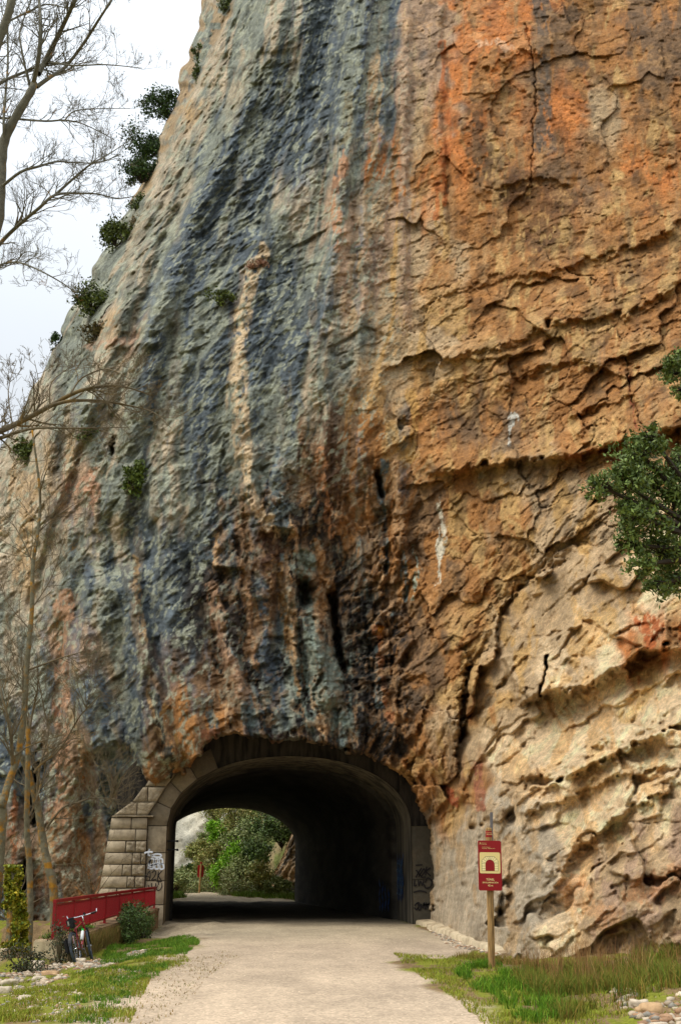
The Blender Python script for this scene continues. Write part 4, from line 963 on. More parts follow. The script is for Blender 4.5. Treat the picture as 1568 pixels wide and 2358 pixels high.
# local frame: +y forward (away), x right, z up; leaned about y to the left
BM = Matrix.Rotation(HEAD, 4, 'Z') @ Matrix.Rotation(LEAN, 4, 'Y')
def bb(mb, name, m_, parent=bk, sm=False, X=None): return mb.build(name, m_, parent, M=(BM @ X) if X else BM, smooth_=sm)
def wheel(par, y, steer=0, name='wheel'):
    X = Matrix.Translation((0, y, .34)) @ Matrix.Rotation(steer, 4, 'Z')
    w_ = MB(); w_.tube([(0, .315*math.cos(a), .315*math.sin(a)) for a in [2*math.pi*k/40 for k in range(40)]], .028, 10, closed=True)
    t = bb(w_, 'wheel', M['tyre'], par, True, X)
    r_ = MB(); r_.tube([(0, .283*math.cos(a), .283*math.sin(a)) for a in [2*math.pi*k/40 for k in range(40)]], .012, 6, closed=True); bb(r_, 'rim', M['chrome'], t, True, X)
    s_ = MB()
    for k in range(28):
        a = 2*math.pi*k/28; s_.tube([((.03 if k % 2 else -.03), .02*math.cos(a+.6), .02*math.sin(a+.6)), (0, .28*math.cos(a), .28*math.sin(a))], .0013, 3)
    s_.tube([(-.05, 0, 0), (.05, 0, 0)], .02, 10); bb(s_, 'spokes', M['chrome'], t, False, X); return t
wheel(bk, 0); wheel(bk, 1.08, R(14))
fr = MB(); bbk = (0, .43, .30); seat = (0, .26, .80); hd1 = (0, .92, .86); hd0 = (0, .96, .72)
fr.tube([bbk, seat], .017, 10); fr.tube([(0, .28, .74), hd1], .018, 10)
for s_ in (-.055, .055): fr.tube([(s_, 0, .34), (s_*.5, .40, .30)], .010, 8); fr.tube([(s_, 0, .34), (s_*.4, .27, .74)], .009, 8)
frame = bb(fr, 'frame', M['bikered'], bk, True)
fr = MB(); fr.tube([bbk, hd0], .026, 12); fr.tube([hd0, hd1], .024, 12); o = bb(fr, 'down_tube', M['bikered'], bk, True)
fk = MB()
SX = Matrix.Translation((0, 1.0, 0)) @ Matrix.Rotation(R(14), 4, 'Z') @ Matrix.Translation((0, -1.0, 0))
for s_ in (-.055, .055): fk.tube([(s_, 1.08, .34), (s_, .99, .66), (s_*.7, .965, .72)], [.014, .019, .016], 10)
fk.tube([(-.05, .965, .715), (.05, .965, .715)], .02, 8); bb(fk, 'fork', M['blackp'], bk, True, SX)
hb = MB(); hb.tube([(0, .92, .86), (0, .90, .95), (0, .95, .99)], .016, 10); hb.tube([(-.31, .90, 1.00), (-.12, .95, .99), (.12, .95, .99), (.31, .90, 1.00)], .013, 10)
hbar = bb(hb, 'handlebar', M['chrome'], bk, True, SX)
for s_ in (-1, 1):
    gpz = MB(); gpz.tube([(s_*.19, .93, .995), (s_*.31, .90, 1.0)], .019, 10); gpz.tube([(s_*.18, .94, .99), (s_*.27, .99, .965)], .006, 6); bb(gpz, 'grip', M['blackp'], hbar, False, SX)
    be = MB(); be.tube([(s_*.31, .90, 1.0), (s_*.325, .93, 1.06)], .014, 8); bb(be, 'bar_end', M['chrome'], hbar, False, SX)
bl_ = MB(); bl_.box(.02, .07, .90, .95, 1.0, 1.05, bev=.01); bb(bl_, 'bell', M['blackp'], hbar, False, SX)
bg_ = MB(); bg_.box(-.36, -.19, .80, .90, .84, .98, bev=.012); bag = bb(bg_, 'handlebar_bag', M['blackp'], bk, False, SX)
bg_ = MB(); bg_.box(-.335, -.29, .79, .80, .86, .95); bg_.box(-.26, -.22, .79, .80, .86, .95); bb(bg_, 'pocket', M['bag'], bag, False, SX)
sd = MB()
sdp = [(-.02, .42), (-.025, .36), (-.03, .28), (-.06, .20), (-.075, .13), (-.06, .09), (0, .085), (.06, .09), (.075, .13), (.06, .20), (.03, .28), (.025, .36), (.02, .42)]
b0 = len(sd.v); sd.v += [(x, y, .905+.02*(y < .2)) for x, y in sdp]+[(x*.8, y, .865) for x, y in sdp]; n = len(sdp)
sd.f = [tuple(range(n)), tuple(n+k for k in reversed(range(n)))]+[(k, n+k, n+(k+1) % n, (k+1) % n) for k in range(n)]
sd.tube([(0, .26, .80), (0, .245, .87)], .014, 8); bb(sd, 'saddle', M['blackp'], bk)
sb = MB(); sb.box(-.05, .05, .05, .19, .76, .86, bev=.02); bb(sb, 'saddle_bag', M['blackp'], bk)
bt = MB(); bt.tube([(0, .60, .50), (0, .78, .66), (0, .80, .68)], [.036, .036, .02], 12); bot = bb(bt, 'bottle', M['bikewhite'], bk, True)
bt = MB(); bt.tube([(0, .785, .665), (0, .83, .705)], .03, 12); bb(bt, 'bottle_cap', M['green'], bot, True)
mg = MB(); arcp = [(0, .36*math.cos(R(a)), .34+.36*math.sin(R(a))) for a in range(40, 175, 9)]
mg.ribbon([(p_[0], p_[1], p_[2]) for p_ in arcp], .055, (0, 0, 1)); 
mg = MB()
for i in range(len(arcp)-1):
    a, b_ = arcp[i], arcp[i+1]; mg.add([(-.03, a[1], a[2]), (.03, a[1], a[2]), (.03, b_[1], b_[2]), (-.03, b_[1], b_[2])], [(0, 1, 2, 3)])
bb(mg, 'mudguard', M['blackp'], bk)
rk = MB(); rk.box(-.16, -.06, -.22, .14, .28, .58, bev=.03); bb(rk, 'pannier', M['blackp'], bk)
cr = MB(); cr.tube([(-.07, .43, .30), (.07, .43, .30)], .02, 10)
cr.tube([(.055, .43+.09*math.cos(a), .30+.09*math.sin(a)) for a in [2*math.pi*k/20 for k in range(20)]], .006, 6, closed=True)
for s_ in (-1, 1):
    cr.tube([(s_*.07, .43, .30), (s_*.085, .43+s_*.03, .30-s_*.16)], .010, 6)
bb(cr, 'crank', M['steel'], bk)
for s_ in (-1, 1):
    pd = MB(); pd.box(min(s_*.09, s_*.18), max(s_*.09, s_*.18), .39+s_*.03, .47+s_*.03, .29-s_*.16, .31-s_*.16, bev=.004); bb(pd, 'pedal', M['blackp'], bk)

# ------------------------------------------------------------------ VEGETATION
GREEN_D = (srgb(46, 74, 30), srgb(84, 110, 50), srgb(30, 48, 22)); GREEN_O = (srgb(72, 88, 30), srgb(112, 122, 50), srgb(50, 62, 26))
def leafcloud(pts, size, cols, aspect=.5):
    pts = np.asarray(pts); n = len(pts); a = rng.normal(size=(n, 3)); a /= np.linalg.norm(a, axis=1)[:, None]
    b = rng.normal(size=(n, 3)); b -= a*(a*b).sum(1)[:, None]; b /= np.linalg.norm(b, axis=1)[:, None]
    s = size*rng.uniform(.6, 1.3, (n, 1)); V = np.stack([pts-a*s, pts+b*s*aspect, pts+a*s, pts-b*s*aspect], 1).reshape(-1, 3)
    Q = np.arange(4*n).reshape(n, 4); cs = np.stack(cols); w_ = rng.dirichlet([.6]*len(cols), n); c = (w_@cs)*rng.uniform(.7, 1.3, (n, 1))
    return V, Q, np.repeat(c, 4, 0)
def clumpy(center, radii, n, nclump, spread=.28, shell=.55):
    c = rng.normal(size=(nclump, 3)); c /= np.linalg.norm(c, axis=1)[:, None]; c *= rng.uniform(shell*.4, 1, (nclump, 1))**.6
    w_ = rng.uniform(.3, 1, nclump); k = rng.choice(nclump, n, p=w_/w_.sum()); r_ = rng.normal(size=(n, 3))*spread*rng.uniform(.5, 1.1, nclump)[k][:, None]
    return np.array(center)+(c[k]+r_)*np.array(radii), np.array(center)+c*np.array(radii)
def bush(name, loc, radii, n, size, cols, label, cat='shrub', group=None, nclump=14, stem=None, up=.6, bark='bark_d'):
    t = empty(name, tuple(loc), label, cat, group)
    ctr = np.array([0, 0, radii[2]*up]); P_, cl_ = clumpy(ctr, radii, n, nclump)
    V, Q, c = leafcloud(P_, size, cols); link('foliage', npmesh('foliage', V, Q, c), M['leaf'], t)
    s_ = MB()
    for q_ in cl_: 
        mid_ = q_*.5+np.array([0, 0, -.1*radii[2]]); s_.tube([(0, 0, -.1), tuple(mid_), tuple(q_)], [.03*max(radii)**.5, .02*max(radii)**.5, .006], 5, cap=False)
    s_.build('stems', M[bark], t); return t
sky_b = 'shrubs growing on the cliff'
B = [(372,240,44,40,2600,'dark rounded evergreen bush jutting high from the skyline of the cliff'),
     (330,345,52,50,3200,'large dark evergreen bush on the skyline just below the highest round one'),
     (318,405,44,34,2200,'lower dark bush merging under the large skyline bush'),
     (305,470,22,20,800,'small olive green bush tucked at the skyline above the pale bulge'),
     (262,548,34,40,1800,'olive green bush on the skyline halfway down the grey slope'),
     (208,690,38,34,1500,'spreading olive bush at the cliff edge left of the grey slab'),
     (216,772,30,22,900,'straggly brownish bush just inside the slope below the spreading bush'),
     (124,792,14,20,500,'tiny dark bush low on the skyline'),
     (518,8,18,34,700,'narrow olive bush at the very top edge of the rock'),
     (455,120,14,16,350,'small yellowish tuft in the cleft near the top'),
     (452,168,12,34,350,'thin upright tuft in the cleft beside the tan strip'),
     (508,688,26,24,500,'sparse twiggy green bush alone on the grey face'),
     (303,1108,24,38,900,'yellow green bush hanging in the middle of the left grey face'),
     (62,1040,28,26,900,'green bush on the left slope behind the bare branches'),
     (198,1000,20,14,300,'small tuft in the left crevice under the long branch')]
for i, (px, py, rx, rz, n, lab) in enumerate(B):
    c_ = cliff_at(px+(rx*.5 if i < 6 else 0), py+rz*.4); Yb = c_[1]-.3; k = Yb/2650
    p_ = at(px+(8 if i < 8 else 0), py, Yb); cols = GREEN_D if i in (0, 1, 2, 7) else GREEN_O
    if i == 6: cols = (srgb(110, 92, 50), srgb(90, 84, 40), srgb(60, 60, 28))
    if i == 12: cols = (srgb(98, 112, 36), srgb(66, 84, 28))
    bush('cliff_shrub', (p_[0], p_[1], p_[2]-rz*k*.5), (rx*k*1.2, rx*k*.8, rz*k*1.15), int(n*1.3), .085 if n > 800 else .07, cols, lab, 'shrub', sky_b, 16 if n > 800 else 8)
# dry brown tuft
c_ = cliff_at(300, 525); bush('dry_shrub', c_+np.array([0, -.25, -.3]), (.5, .4, .7), 900, .06, (srgb(120, 112, 82), srgb(150, 132, 98)), 'dry grey brown tuft on the pale bulge of the skyline', 'shrub', None, 8)
c_ = cliff_at(590, 612); bush('dry_grass_tuft', c_+np.array([0, -.1, -.1]), (.5, .3, .25), 600, .05, (srgb(140, 100, 78), srgb(160, 120, 90)), 'dry reddish tuft on the tan ledge of the grey face', 'shrub', None, 8)

# holm oak on the right
def oak(loc, blobs, n_per, size, label, cols, name='holm_oak', limbs=True):
    t = empty(name, tuple(loc), label, 'tree'); L0 = np.array(loc); PT = []; s_ = MB()
    for (px, py, r_, Yd) in blobs:
        c_ = np.array(at(px, py, Yd))-L0; k = Yd/2650; rr = r_*k
        P_, cl_ = clumpy(c_, (rr, rr, rr*.85), int(n_per*(r_/60)**2), 15, .27); PT.append(P_)
        if limbs:
            b1 = c_*.45+np.array([0, 0, .3])
            s_.tube([(0, 0, -.3), tuple(b1), tuple(c_)], [.14, .08, .03], 6, cap=False)
            for q_ in cl_: s_.tube([tuple(c_*.85+b1*.15), tuple((q_+c_)/2+rng.normal(0, .06, 3)), tuple(q_)], [.028, .016, .006], 4, cap=False)
    V, Q, c = leafcloud(np.concatenate(PT), size, cols, .45); link('crown', npmesh('crown', V, Q, c), M['leaf'], t)
    if limbs: s_.build('trunk', M['bark_d'], t)
    return t
oc = (srgb(80, 104, 40), srgb(128, 146, 72), srgb(46, 64, 28), srgb(104, 120, 48))
root = np.array(at(1700, 1330, 25.5))
oak(root, [(1470,1040,56,24.5),(1430,1110,60,24),(1385,1120,40,23.6),(1500,1110,70,25),(1480,1190,64,24.4),(1540,1180,70,25),(1440,1180,40,23.8),(1520,1270,62,24.8),(1450,1255,38,24.2),(1560,1330,56,25),(1470,1300,34,24),
           (1600,1240,80,25.4),(1520,1350,34,24.4),(1600,1130,60,25.6),(1495,1000,30,24.2),(1560,1060,40,25)], 1250, .058, 'leafy green oak leaning in from the right edge over the pale rock', oc)
root = np.array(at(1660, 900, 31))
oak(root, [(1562,860,36,30),(1590,830,40,30.4),(1545,835,22,29.8),(1568,900,20,30)], 2600, .062, 'small green tree peeking in at the right edge above the leaning oak', oc)

# ---- bare trees from measured limbs
def grow(mb, p, dirv, L, r, depth, up=.12, spread=.6, mn=3):
    seg = 4; pts = [p.copy()]; dcur = dirv.normalized(); q_ = p.copy()
    for k in range(seg):
        dcur = (dcur+Vector(rng.normal(0, .16, 3))+Vector((0, 0, up*.5))).normalized(); q_ = q_+dcur*L/seg; pts.append(q_.copy())
    mb.tube(pts, [max(.0028, r*(1-.75*k/seg)) for k in range(seg+1)], 4 if r < .02 else 6, cap=False)
    if depth <= 0: return
    for k in range(rng.integers(mn-1, mn+2)):
        t = rng.uniform(.25, 1); i = min(int(t*seg), seg-1); base = pts[i].lerp(pts[i+1], t*seg-i)
        ax = dcur.cross(Vector(rng.normal(0, 1, 3))); ax = ax.normalized() if ax.length > 1e-4 else Vector((1, 0, 0))
        dn = Matrix.Rotation(rng.uniform(.35, .95)*spread/.6, 3, ax) @ dcur
        grow(mb, base, dn+Vector((0, 0, up)), L*rng.uniform(.42, .68), r*.5, depth-1, up, spread, mn)
def bare_tree(name, base, trunk, branches, label, bark, Y, tw=2, dens=1.0, group=None, twl=1.2, twmat=None, jit=1.0, yellow=True):
    t = empty(name, base, label, 'tree', group); tm = MB(); cm = MB(); B0 = Vector(base)
    def world(pl, jitter):
        n = len(pl); ph = rng.uniform(0, 6)
        return [Vector(at(x, y, Yd))-B0 for (x, y, Yd) in [(x, y, (Y+jitter*math.sin(ph+i*1.1)*min(1, i/2))) for i, (x, y) in enumerate(pl)]]
    def sm(pp, n=4):
        o_ = []
        for i in range(len(pp)-1):
            p0, p1, p2, p3 = [pp[max(0, min(len(pp)-1, i+k))] for k in (-1, 0, 1, 2)]
            for k in range(n): s_ = k/n; o_.append(.5*((2*p1)+(p2-p0)*s_+(2*p0-5*p1+4*p2-p3)*s_*s_+(3*p1-p0-3*p2+p3)*s_**3))
        o_.append(pp[-1]); return o_
    for pl, r0, r1 in trunk:
        pp = world(pl, .1)
        if pl is trunk[0][0]: pp[0] = Vector((0, 0, -.3))
        pp = sm(pp); n = len(pp)-1; tm.tube(pp, [lerp(r0, r1, k/n)*(1+.07*math.sin(k*2.3)) for k in range(n+1)], 10)
        for _ in range(int(5*dens)):
            i = rng.integers(n//3, n); dr = Vector((rng.normal(), rng.normal()*.6, .6)); grow(cm, pp[i], dr, twl*rng.uniform(.5, 1.1), .016, tw-1)
    for pl, r0, r1 in branches:
        pp = sm(world(pl, jit)); n = len(pp)-1; cm.tube(pp, [lerp(r0, r1, k/n) for k in range(n+1)], 7, cap=False)
        L = sum((pp[i+1]-pp[i]).length for i in range(n)); m_ = int(L*3.0*dens)+2
        for _ in range(m_):
            f_ = rng.uniform(.12, 1); i = min(int(f_*n), n-1); tg = (pp[i+1]-pp[i]).normalized()
            ax = Vector((rng.normal()*.4, 1*rng.choice([-1, 1]), rng.normal()*.4)).normalized(); dn = Matrix.Rotation(rng.uniform(.4, 1.0), 3, ax) @ tg
            grow(cm, pp[i], dn, twl*rng.uniform(.45, 1.1)*(1.1-.4*f_), lerp(r0, r1, f_)*.42+.003, tw)
    tm.build('trunk', M[bark], t, smooth_=True); cm.build('crown', M[twmat or bark], t, smooth_=True); return t
bt_g = 'bare trees at the left edge'
b0 = (-9.4, 24, gzs(-9.4, 24))
bare_tree('bare_tree', b0, [([(-300,2300),(-230,1500),(-130,900),(-50,640),(-8,520),(0,445),(4,377),(11,325),(34,275),(72,211),(80,192)], .19, .085)],
 [([(75,204),(91,125),(94,57),(91,0),(84,-90)], .06, .03), ([(90,170),(113,125),(147,57),(174,0),(215,-90)], .07, .035), ([(85,200),(120,175),(151,155),(192,102),(226,49),(257,0),(290,-60)], .055, .02),
  ([(-60,240),(0,192),(57,166),(113,145),(170,151),(245,149),(328,157)], .05, .008), ([(-30,275),(0,272),(38,274),(106,279),(151,277),(196,287),(264,321)], .04, .008),
  ([(5,430),(49,396),(91,383),(132,372),(166,374),(226,374),(279,355)], .04, .008), ([(-60,640),(0,562),(45,517),(91,479),(128,449),(181,445),(226,447),(272,457),(313,451)], .055, .008),
  ([(128,449),(170,411),(211,377),(245,359),(302,321)], .035, .007), ([(150,277),(175,255),(240,250),(300,250)], .02, .006), ([(11,325),(10,264),(19,151),(19,57),(28,-40)], .035, .02), ([(0,60),(60,30),(110,10),(170,18),(220,-20)], .03, .008),
  ([(72,211),(50,110),(50,60),(90,-40)], .03, .015)],
 'tall bare grey tree whose branches fan across the upper left sky', 'bark_g', 24, 3, 1.15, bt_g, 1.0, 'bark_g')
b1 = (-9.0, 22.4, gzs(-9.0, 22.4))
bare_tree('bare_tree', b1, [([(-330,2300),(-220,1400),(-110,500),(-40,200),(0,87),(23,23),(50,-80)], .16, .075)],
 [([(-110,700),(-40,640),(0,611),(38,604),(75,615),(121,638),(162,664),(181,687)], .035, .006), ([(-60,300),(0,110),(20,0)], .05, .03), ([(38,604),(60,580),(90,585)], .015, .005)],
 'bare tree with its thick stem in the very top left corner', 'bark_g', 22.4, 3, 1.0, bt_g, .8, 'bark_g')
b2 = (-7.6, 20.5, gzs(-7.6, 20.5))
bare_tree('bare_tree', b2, [([(-260,2300),(-220,1700),(-160,1200),(-120,1000),(-110,850)], .16, .07)],
 [([(-140,1060),(-60,1015),(0,993),(46,972),(116,935),(163,909),(209,893),(260,888),(297,893),(350,910)], .075, .01), ([(-60,1020),(0,1009),(42,995),(88,986),(186,986),(297,984)], .045, .006),
  ([(116,935),(163,923),(232,923),(288,932),(353,949),(395,986)], .04, .006), ([(163,909),(190,870),(250,850),(310,880)], .02, .005), ([(116,935),(120,880),(170,840)], .018, .005), ([(209,893),(250,930),(300,990)], .015, .004),
  ([(30,980),(20,900),(40,830)], .015, .004), ([(60,960),(90,900),(80,830)], .015, .004)],
 'bare tree reaching one long yellowed branch across the grey slope', 'bark_y', 20.5, 3, 1.5, bt_g, .8, 'twig_y', .5)
def gbase(px, Y, z=None): 
    x = (px-784)/2880*Y; return (x, Y, gzs(x, Y) if z is None else z)
bare_tree('bare_tree', gbase(-20, 31), [([(-20,2300),(0,1983),(7,1846),(5,1860),(19,1808),(42,1739),(56,1646),(63,1530),(74,1413),(77,1297),(88,1227),(93,1135),(75,990)], .13, .028)],
 [([(65,1543),(139,1516),(190,1501)], .03, .006), ([(30,1760),(25,1680),(5,1600),(0,1560)], .05, .02), ([(88,1227),(130,1190),(190,1150)], .02, .006), ([(77,1297),(40,1220),(10,1190)], .02, .006), ([(93,1135),(110,1080),(150,1040)], .02, .006),
  ([(70,1450),(20,1390),(0,1340)], .018, .006), ([(75,1400),(120,1330),(150,1240)], .018, .006), ([(60,1600),(20,1540),(-20,1500)], .02, .006)],
 'bare tree with orange lichen rising straight in front of the left cliff', 'bark_y', 31, 3, 1.5, bt_g, 1.7, 'twig_y', .6)
bare_tree('bare_tree', gbase(62, 32), [([(64,2300),(65,2196),(70,2106),(69,1997),(63,1907),(65,1781),(66,1700),(62,1660)], .10, .06)],
 [([(68,1880),(85,1840),(93,1790),(60,1700)], .03, .01), ([(66,1700),(76,1640),(88,1580),(86,1500)], .035, .01), ([(78,1780),(93,1762),(139,1725),(181,1655),(200,1632),(232,1599)], .035, .008), ([(200,1632),(195,1560)], .012, .005), ([(200,1632),(180,1580),(178,1540)], .012, .005)],
 'slim bare trunk thick with orange lichen next to the ivy', 'bark_y', 32, 3, 1.3, bt_g, 1.4, 'twig_y', .6)
bare_tree('bare_tree', gbase(130, 33), [([(132,2300),(125,2055),(112,1997),(98,1925),(87,1853),(66,1780),(50,1740)], .125, .085)],
 [([(108,1907),(145,1860),(181,1848),(210,1838),(246,1838),(278,1842)], .035, .006), ([(160,1858),(180,1830),(188,1790),(196,1770)], .02, .006), ([(87,1853),(90,1780),(112,1690),(104,1640),(88,1560)], .04, .01)],
 'leaning grey trunk that disappears behind the red railing', 'bark_y', 33, 3, 1.3, bt_g, 1.4, 'twig_y', .5)
# bare thicket behind the railing by the pier, and left edge
for i, (px, py, Yd, hgt, lab) in enumerate([(250, 1860, 39.5, 1.4, 'leafless brown shrub clinging above the pier beside the tunnel'), (20, 2120, 34, 2.2, 'leafless thin shrub at the foot of the left trees'), (215, 2080, 37, 1.2, 'leafless low shrub behind the middle of the railing')]):
    p_ = at(px, py, Yd); t = empty('bare_shrub', p_, lab, 'shrub'); s_ = MB()
    for k in range(9): grow(s_, Vector((0, 0, 0)), Vector((rng.normal()*.6, rng.normal()*.4, 1)), hgt, .02, 3, .05, .7)
    s_.build('stems', M['twig_y'], t)
# ivy column
iv = gbase(30, 30.5); t = empty('ivy_clad_trunk', iv, 'stump wrapped in yellow green ivy at the left edge', 'ivy')
PT = []; 
for k in range(5200):
    h_ = rng.uniform(0, 1); py = lerp(2200, 1992, h_); a = rng.uniform(0, 6.28); r_ = (.21-.06*h_)*rng.uniform(.7, 1.25)*(1+.75*float(noise2(np.array([a*1.2]), np.array([h_*9]), 501)[0]))
    c_ = at(33+4*math.sin(h_*5), py, 30.5); PT.append((c_[0]-iv[0]+r_*math.cos(a), c_[1]-iv[1]+r_*math.sin(a), c_[2]-iv[2]))
V, Q, c = leafcloud(np.array(PT), .045, (srgb(120, 130, 24), srgb(70, 96, 20), srgb(170, 150, 30)), .8); link('foliage', npmesh('foliage', V, Q, c), M['leaf'], t)
s_ = MB(); top_ = at(33, 2000, 30.5); s_.tube([(0, 0, -.4), (top_[0]-iv[0], 0, top_[2]-iv[2])], .13, 8); s_.build('trunk', M['bark_y'], t)
# shrubs on the near left verge
for (px, py, Yd, rx, rz, n, lab) in [(60, 2235, 25.2, .46, .28, 1300, 'low dark green shrub spreading over the white stones at the far left'), (135, 2215, 26, .34, .45, 750, 'sprig of dark green shrub in front of the parapet end block'),
        (165, 2215, 25.8, .22, .28, 500, 'small dark green shrub beside the bicycle wheel')]:
    g_ = gp(px, py, -.2); bush('verge_shrub', (g_[0], g_[1], gzs(g_[0], g_[1])), (rx, rx*.6, rz), n, .028, (srgb(40, 56, 34), srgb(72, 84, 50), srgb(90, 74, 52)), lab, 'shrub', None, 16, up=.9, bark='twig_y')
for (x, y, rx, rz, n, lab) in [(-5.72, 33.6, .5, .55, 2600, 'dark green bramble climbing over the middle of the parapet'), (-5.72, 35.8, .45, .6, 2000, 'bramble bush against the parapet nearest the tunnel')]:
    bush('bramble', (x, y, -.1), (rx*.7, rx*2.2, rz*.8), int(n*1.3), .035, (srgb(44, 72, 28), srgb(84, 112, 44), srgb(70, 76, 36)), lab, 'shrub', None, 18, up=.7)
bush('railing_weed', (-6.2, 29.6, .28), (.22, .9, .10), 900, .03, (srgb(90, 120, 24), srgb(60, 96, 20)), 'bright green weeds on top of the parapet under the railing', 'weed', None, 12)
bush('railing_weed', (-6.35, 27.6, .22), (.2, .5, .12), 500, .03, (srgb(110, 126, 34), srgb(70, 96, 24)), 'green weeds at the foot of the first railing post', 'weed', None, 10)

# grass: blades over measured patches (stuff)
def blades(name, pts, h, w_, cols, lean=.5, label='', hv=.5, curl=1.0):
    pts = np.asarray(pts); n = len(pts); hh = h*rng.uniform(1-hv, 1+hv, n) if np.isscalar(h) else h; az = rng.uniform(0, 2*np.pi, n); ln_ = np.abs(rng.normal(0, lean, n))
    dx = np.stack([np.cos(az)*ln_, np.sin(az)*ln_, np.ones(n)], 1); az2 = rng.uniform(0, np.pi, n); wv = np.stack([np.cos(az2), np.sin(az2), 0*az2], 1)*(w_*rng.uniform(.6, 1.3, n))[:, None]
    m_ = pts+dx*hh[:, None]*[.32, .32, .55]; tip = pts+dx*hh[:, None]*[1.0*curl, 1.0*curl, .92]
    V = np.stack([pts-wv, pts+wv, m_+wv*.7, m_-wv*.7, tip], 1).reshape(-1, 3); b = np.arange(n)*5
    Q = np.concatenate([np.stack([b, b+1, b+2, b+3], 1), np.stack([b+3, b+2, b+4, b+4], 1)])
    me_ = bpy.data.meshes.new(name)
    Qt = np.concatenate([np.stack([b, b+1, b+2], 1), np.stack([b, b+2, b+3], 1), np.stack([b+3, b+2, b+4], 1)])
    cs = np.stack(cols); ww = rng.dirichlet([.5]*len(cols), n); c = (ww@cs)*rng.uniform(.75, 1.3, (n, 1))
    o = link(name, npmesh(name, V, Qt, np.repeat(c, 5, 0)), M['grass']); tag(o, label, 'grass', kind='stuff'); return o
def tufts(pts, per, rad):
    n = len(pts); k = np.repeat(np.arange(n), per); rr = rad*rng.uniform(.4, 1.3, n)[k]; p_ = pts[k]+np.stack([rng.normal(0, 1, n*per)*rr, rng.normal(0, 1, n*per)*rr, 0*rr], 1)
    p_[:, 2] = gz(p_[:, 0], p_[:, 1])-.01; return p_
def scatter(poly, n, clump=0.0, seed=0, zref=0.0, dens=None):
    """points on the ground inside a measured outline"""
    g_ = [gp(x, y, zref)[:2] for x, y in poly]; xs_, ys_ = [a[0] for a in g_], [a[1] for a in g_]
    out_ = np.zeros((0, 2))
    while len(out_) < n:
        p_ = np.stack([rng.uniform(min(xs_), max(xs_), n*3), rng.uniform(min(ys_), max(ys_), n*3)], 1)
        k = inpoly(p_[:, 0], p_[:, 1], g_)
        if clump: k &= (fbm2(p_[:, 0]*2.1, p_[:, 1]*1.4, 3, seed) > rng.uniform(-clump, clump*1.2, len(p_)))
        out_ = np.concatenate([out_, p_[k]])
    out_ = out_[:n]; return np.stack([out_[:, 0], out_[:, 1], gz(out_[:, 0], out_[:, 1])-.01], 1)
gb = (srgb(76, 122, 22), srgb(118, 142, 40), srgb(54, 88, 18)); gy = (srgb(140, 150, 40), srgb(104, 126, 28), srgb(150, 130, 60)); gd = (srgb(150, 120, 60), srgb(120, 96, 50), srgb(96, 110, 30))
LP = [(255,2162),(330,2152),(440,2152),(462,2172),(430,2196),(340,2204),(240,2212),(215,2190)]
blades('grass', scatter(LP, 15000, .3, 601), .085, .006, gb, .5, 'bright green grass patch left of the gravel path')
RP = [(905,2196),(1000,2202),(1080,2204),(1140,2222),(1220,2240),(1330,2240),(1568,2235),(1640,2300),(1640,2380),(1130,2380),(1060,2310),(985,2262),(935,2225)]
blades('grass', scatter(RP, 17000, .7, 605), .055, .006, gy, .6, 'short olive grass along the right verge')
RP2 = [(1040,2232),(1120,2215),(1230,2250),(1300,2290),(1340,2340),(1200,2370),(1150,2300),(1060,2262)]
blades('grass', tufts(scatter(RP2, 230, .5, 609), 30, .05), .13, .006, (srgb(84, 132, 24), srgb(120, 146, 36), srgb(58, 92, 18)), .5, 'lush bright grass round the sign post foot')
RP3 = [(1180,2248),(1300,2245),(1640,2240),(1660,2310),(1500,2312),(1380,2345),(1290,2358),(1240,2300)]
blades('tall_grass', tufts(scatter(RP3, 420, .5, 613), 32, .055), .23, .005, (srgb(104, 122, 34), srgb(70, 98, 24), srgb(146, 112, 54)), .45, 'long tufted grass below the right rock wall')
RP4 = [(1190,2242),(1400,2232),(1640,2232),(1640,2280),(1400,2290),(1250,2280)]
blades('dry_stalks', tufts(scatter(RP4, 70, .4, 617), 22, .07), .42, .0035, (srgb(150, 104, 62), srgb(120, 84, 50), srgb(160, 130, 80)), .28, 'thin dry reddish stalks standing over the long grass')
LV = [(-60,2262),(120,2250),(260,2232),(420,2206),(440,2230),(350,2262),(330,2310),(300,2380),(-60,2380)]
blades('grass', scatter(LV, 17000, .45, 621, -.1), .06, .006, gy, .6, 'thin olive grass among white stones on the left verge')
LV3 = [(200,2240),(330,2225),(400,2215),(370,2250),(310,2275),(250,2380),(150,2380),(180,2300)]
blades('grass', tufts(scatter(LV3, 220, .5, 627, -.05), 26, .06), .07, .006, gb, .6, 'green grass strip beside the gravel on the left verge')
LV2 = [(330,2215),(520,2190),(560,2200),(480,2250),(420,2330),(300,2380),(310,2300)]
blades('weeds', scatter(LV2, 1300, .7, 625), .035, .006, gd, .9, 'sparse brown weeds at the left edge of the gravel')
blades('ledge_weeds', scatter([(1090,2196),(1240,2228),(1300,2240),(1130,2216),(1040,2206)], 1500, .4, 631), .11, .005, gd, .7, 'dry weeds at the end of the ledge')
# dry grass hanging on the parapet side
pp = np.stack([rng.uniform(-5.9, -5.78, 2600), rng.uniform(27.3, 33.5, 2600), rng.uniform(-.25, .1, 2600)], 1)
blades('dry_stalks', pp, .24, .004, (srgb(150, 122, 70), srgb(112, 88, 50), srgb(96, 104, 40)), .4, 'dry straw against the side of the parapet')
# small individual weeds tufts on gravel
for i, (px, py, lab) in enumerate([(640-30, 2189, None)]): pass

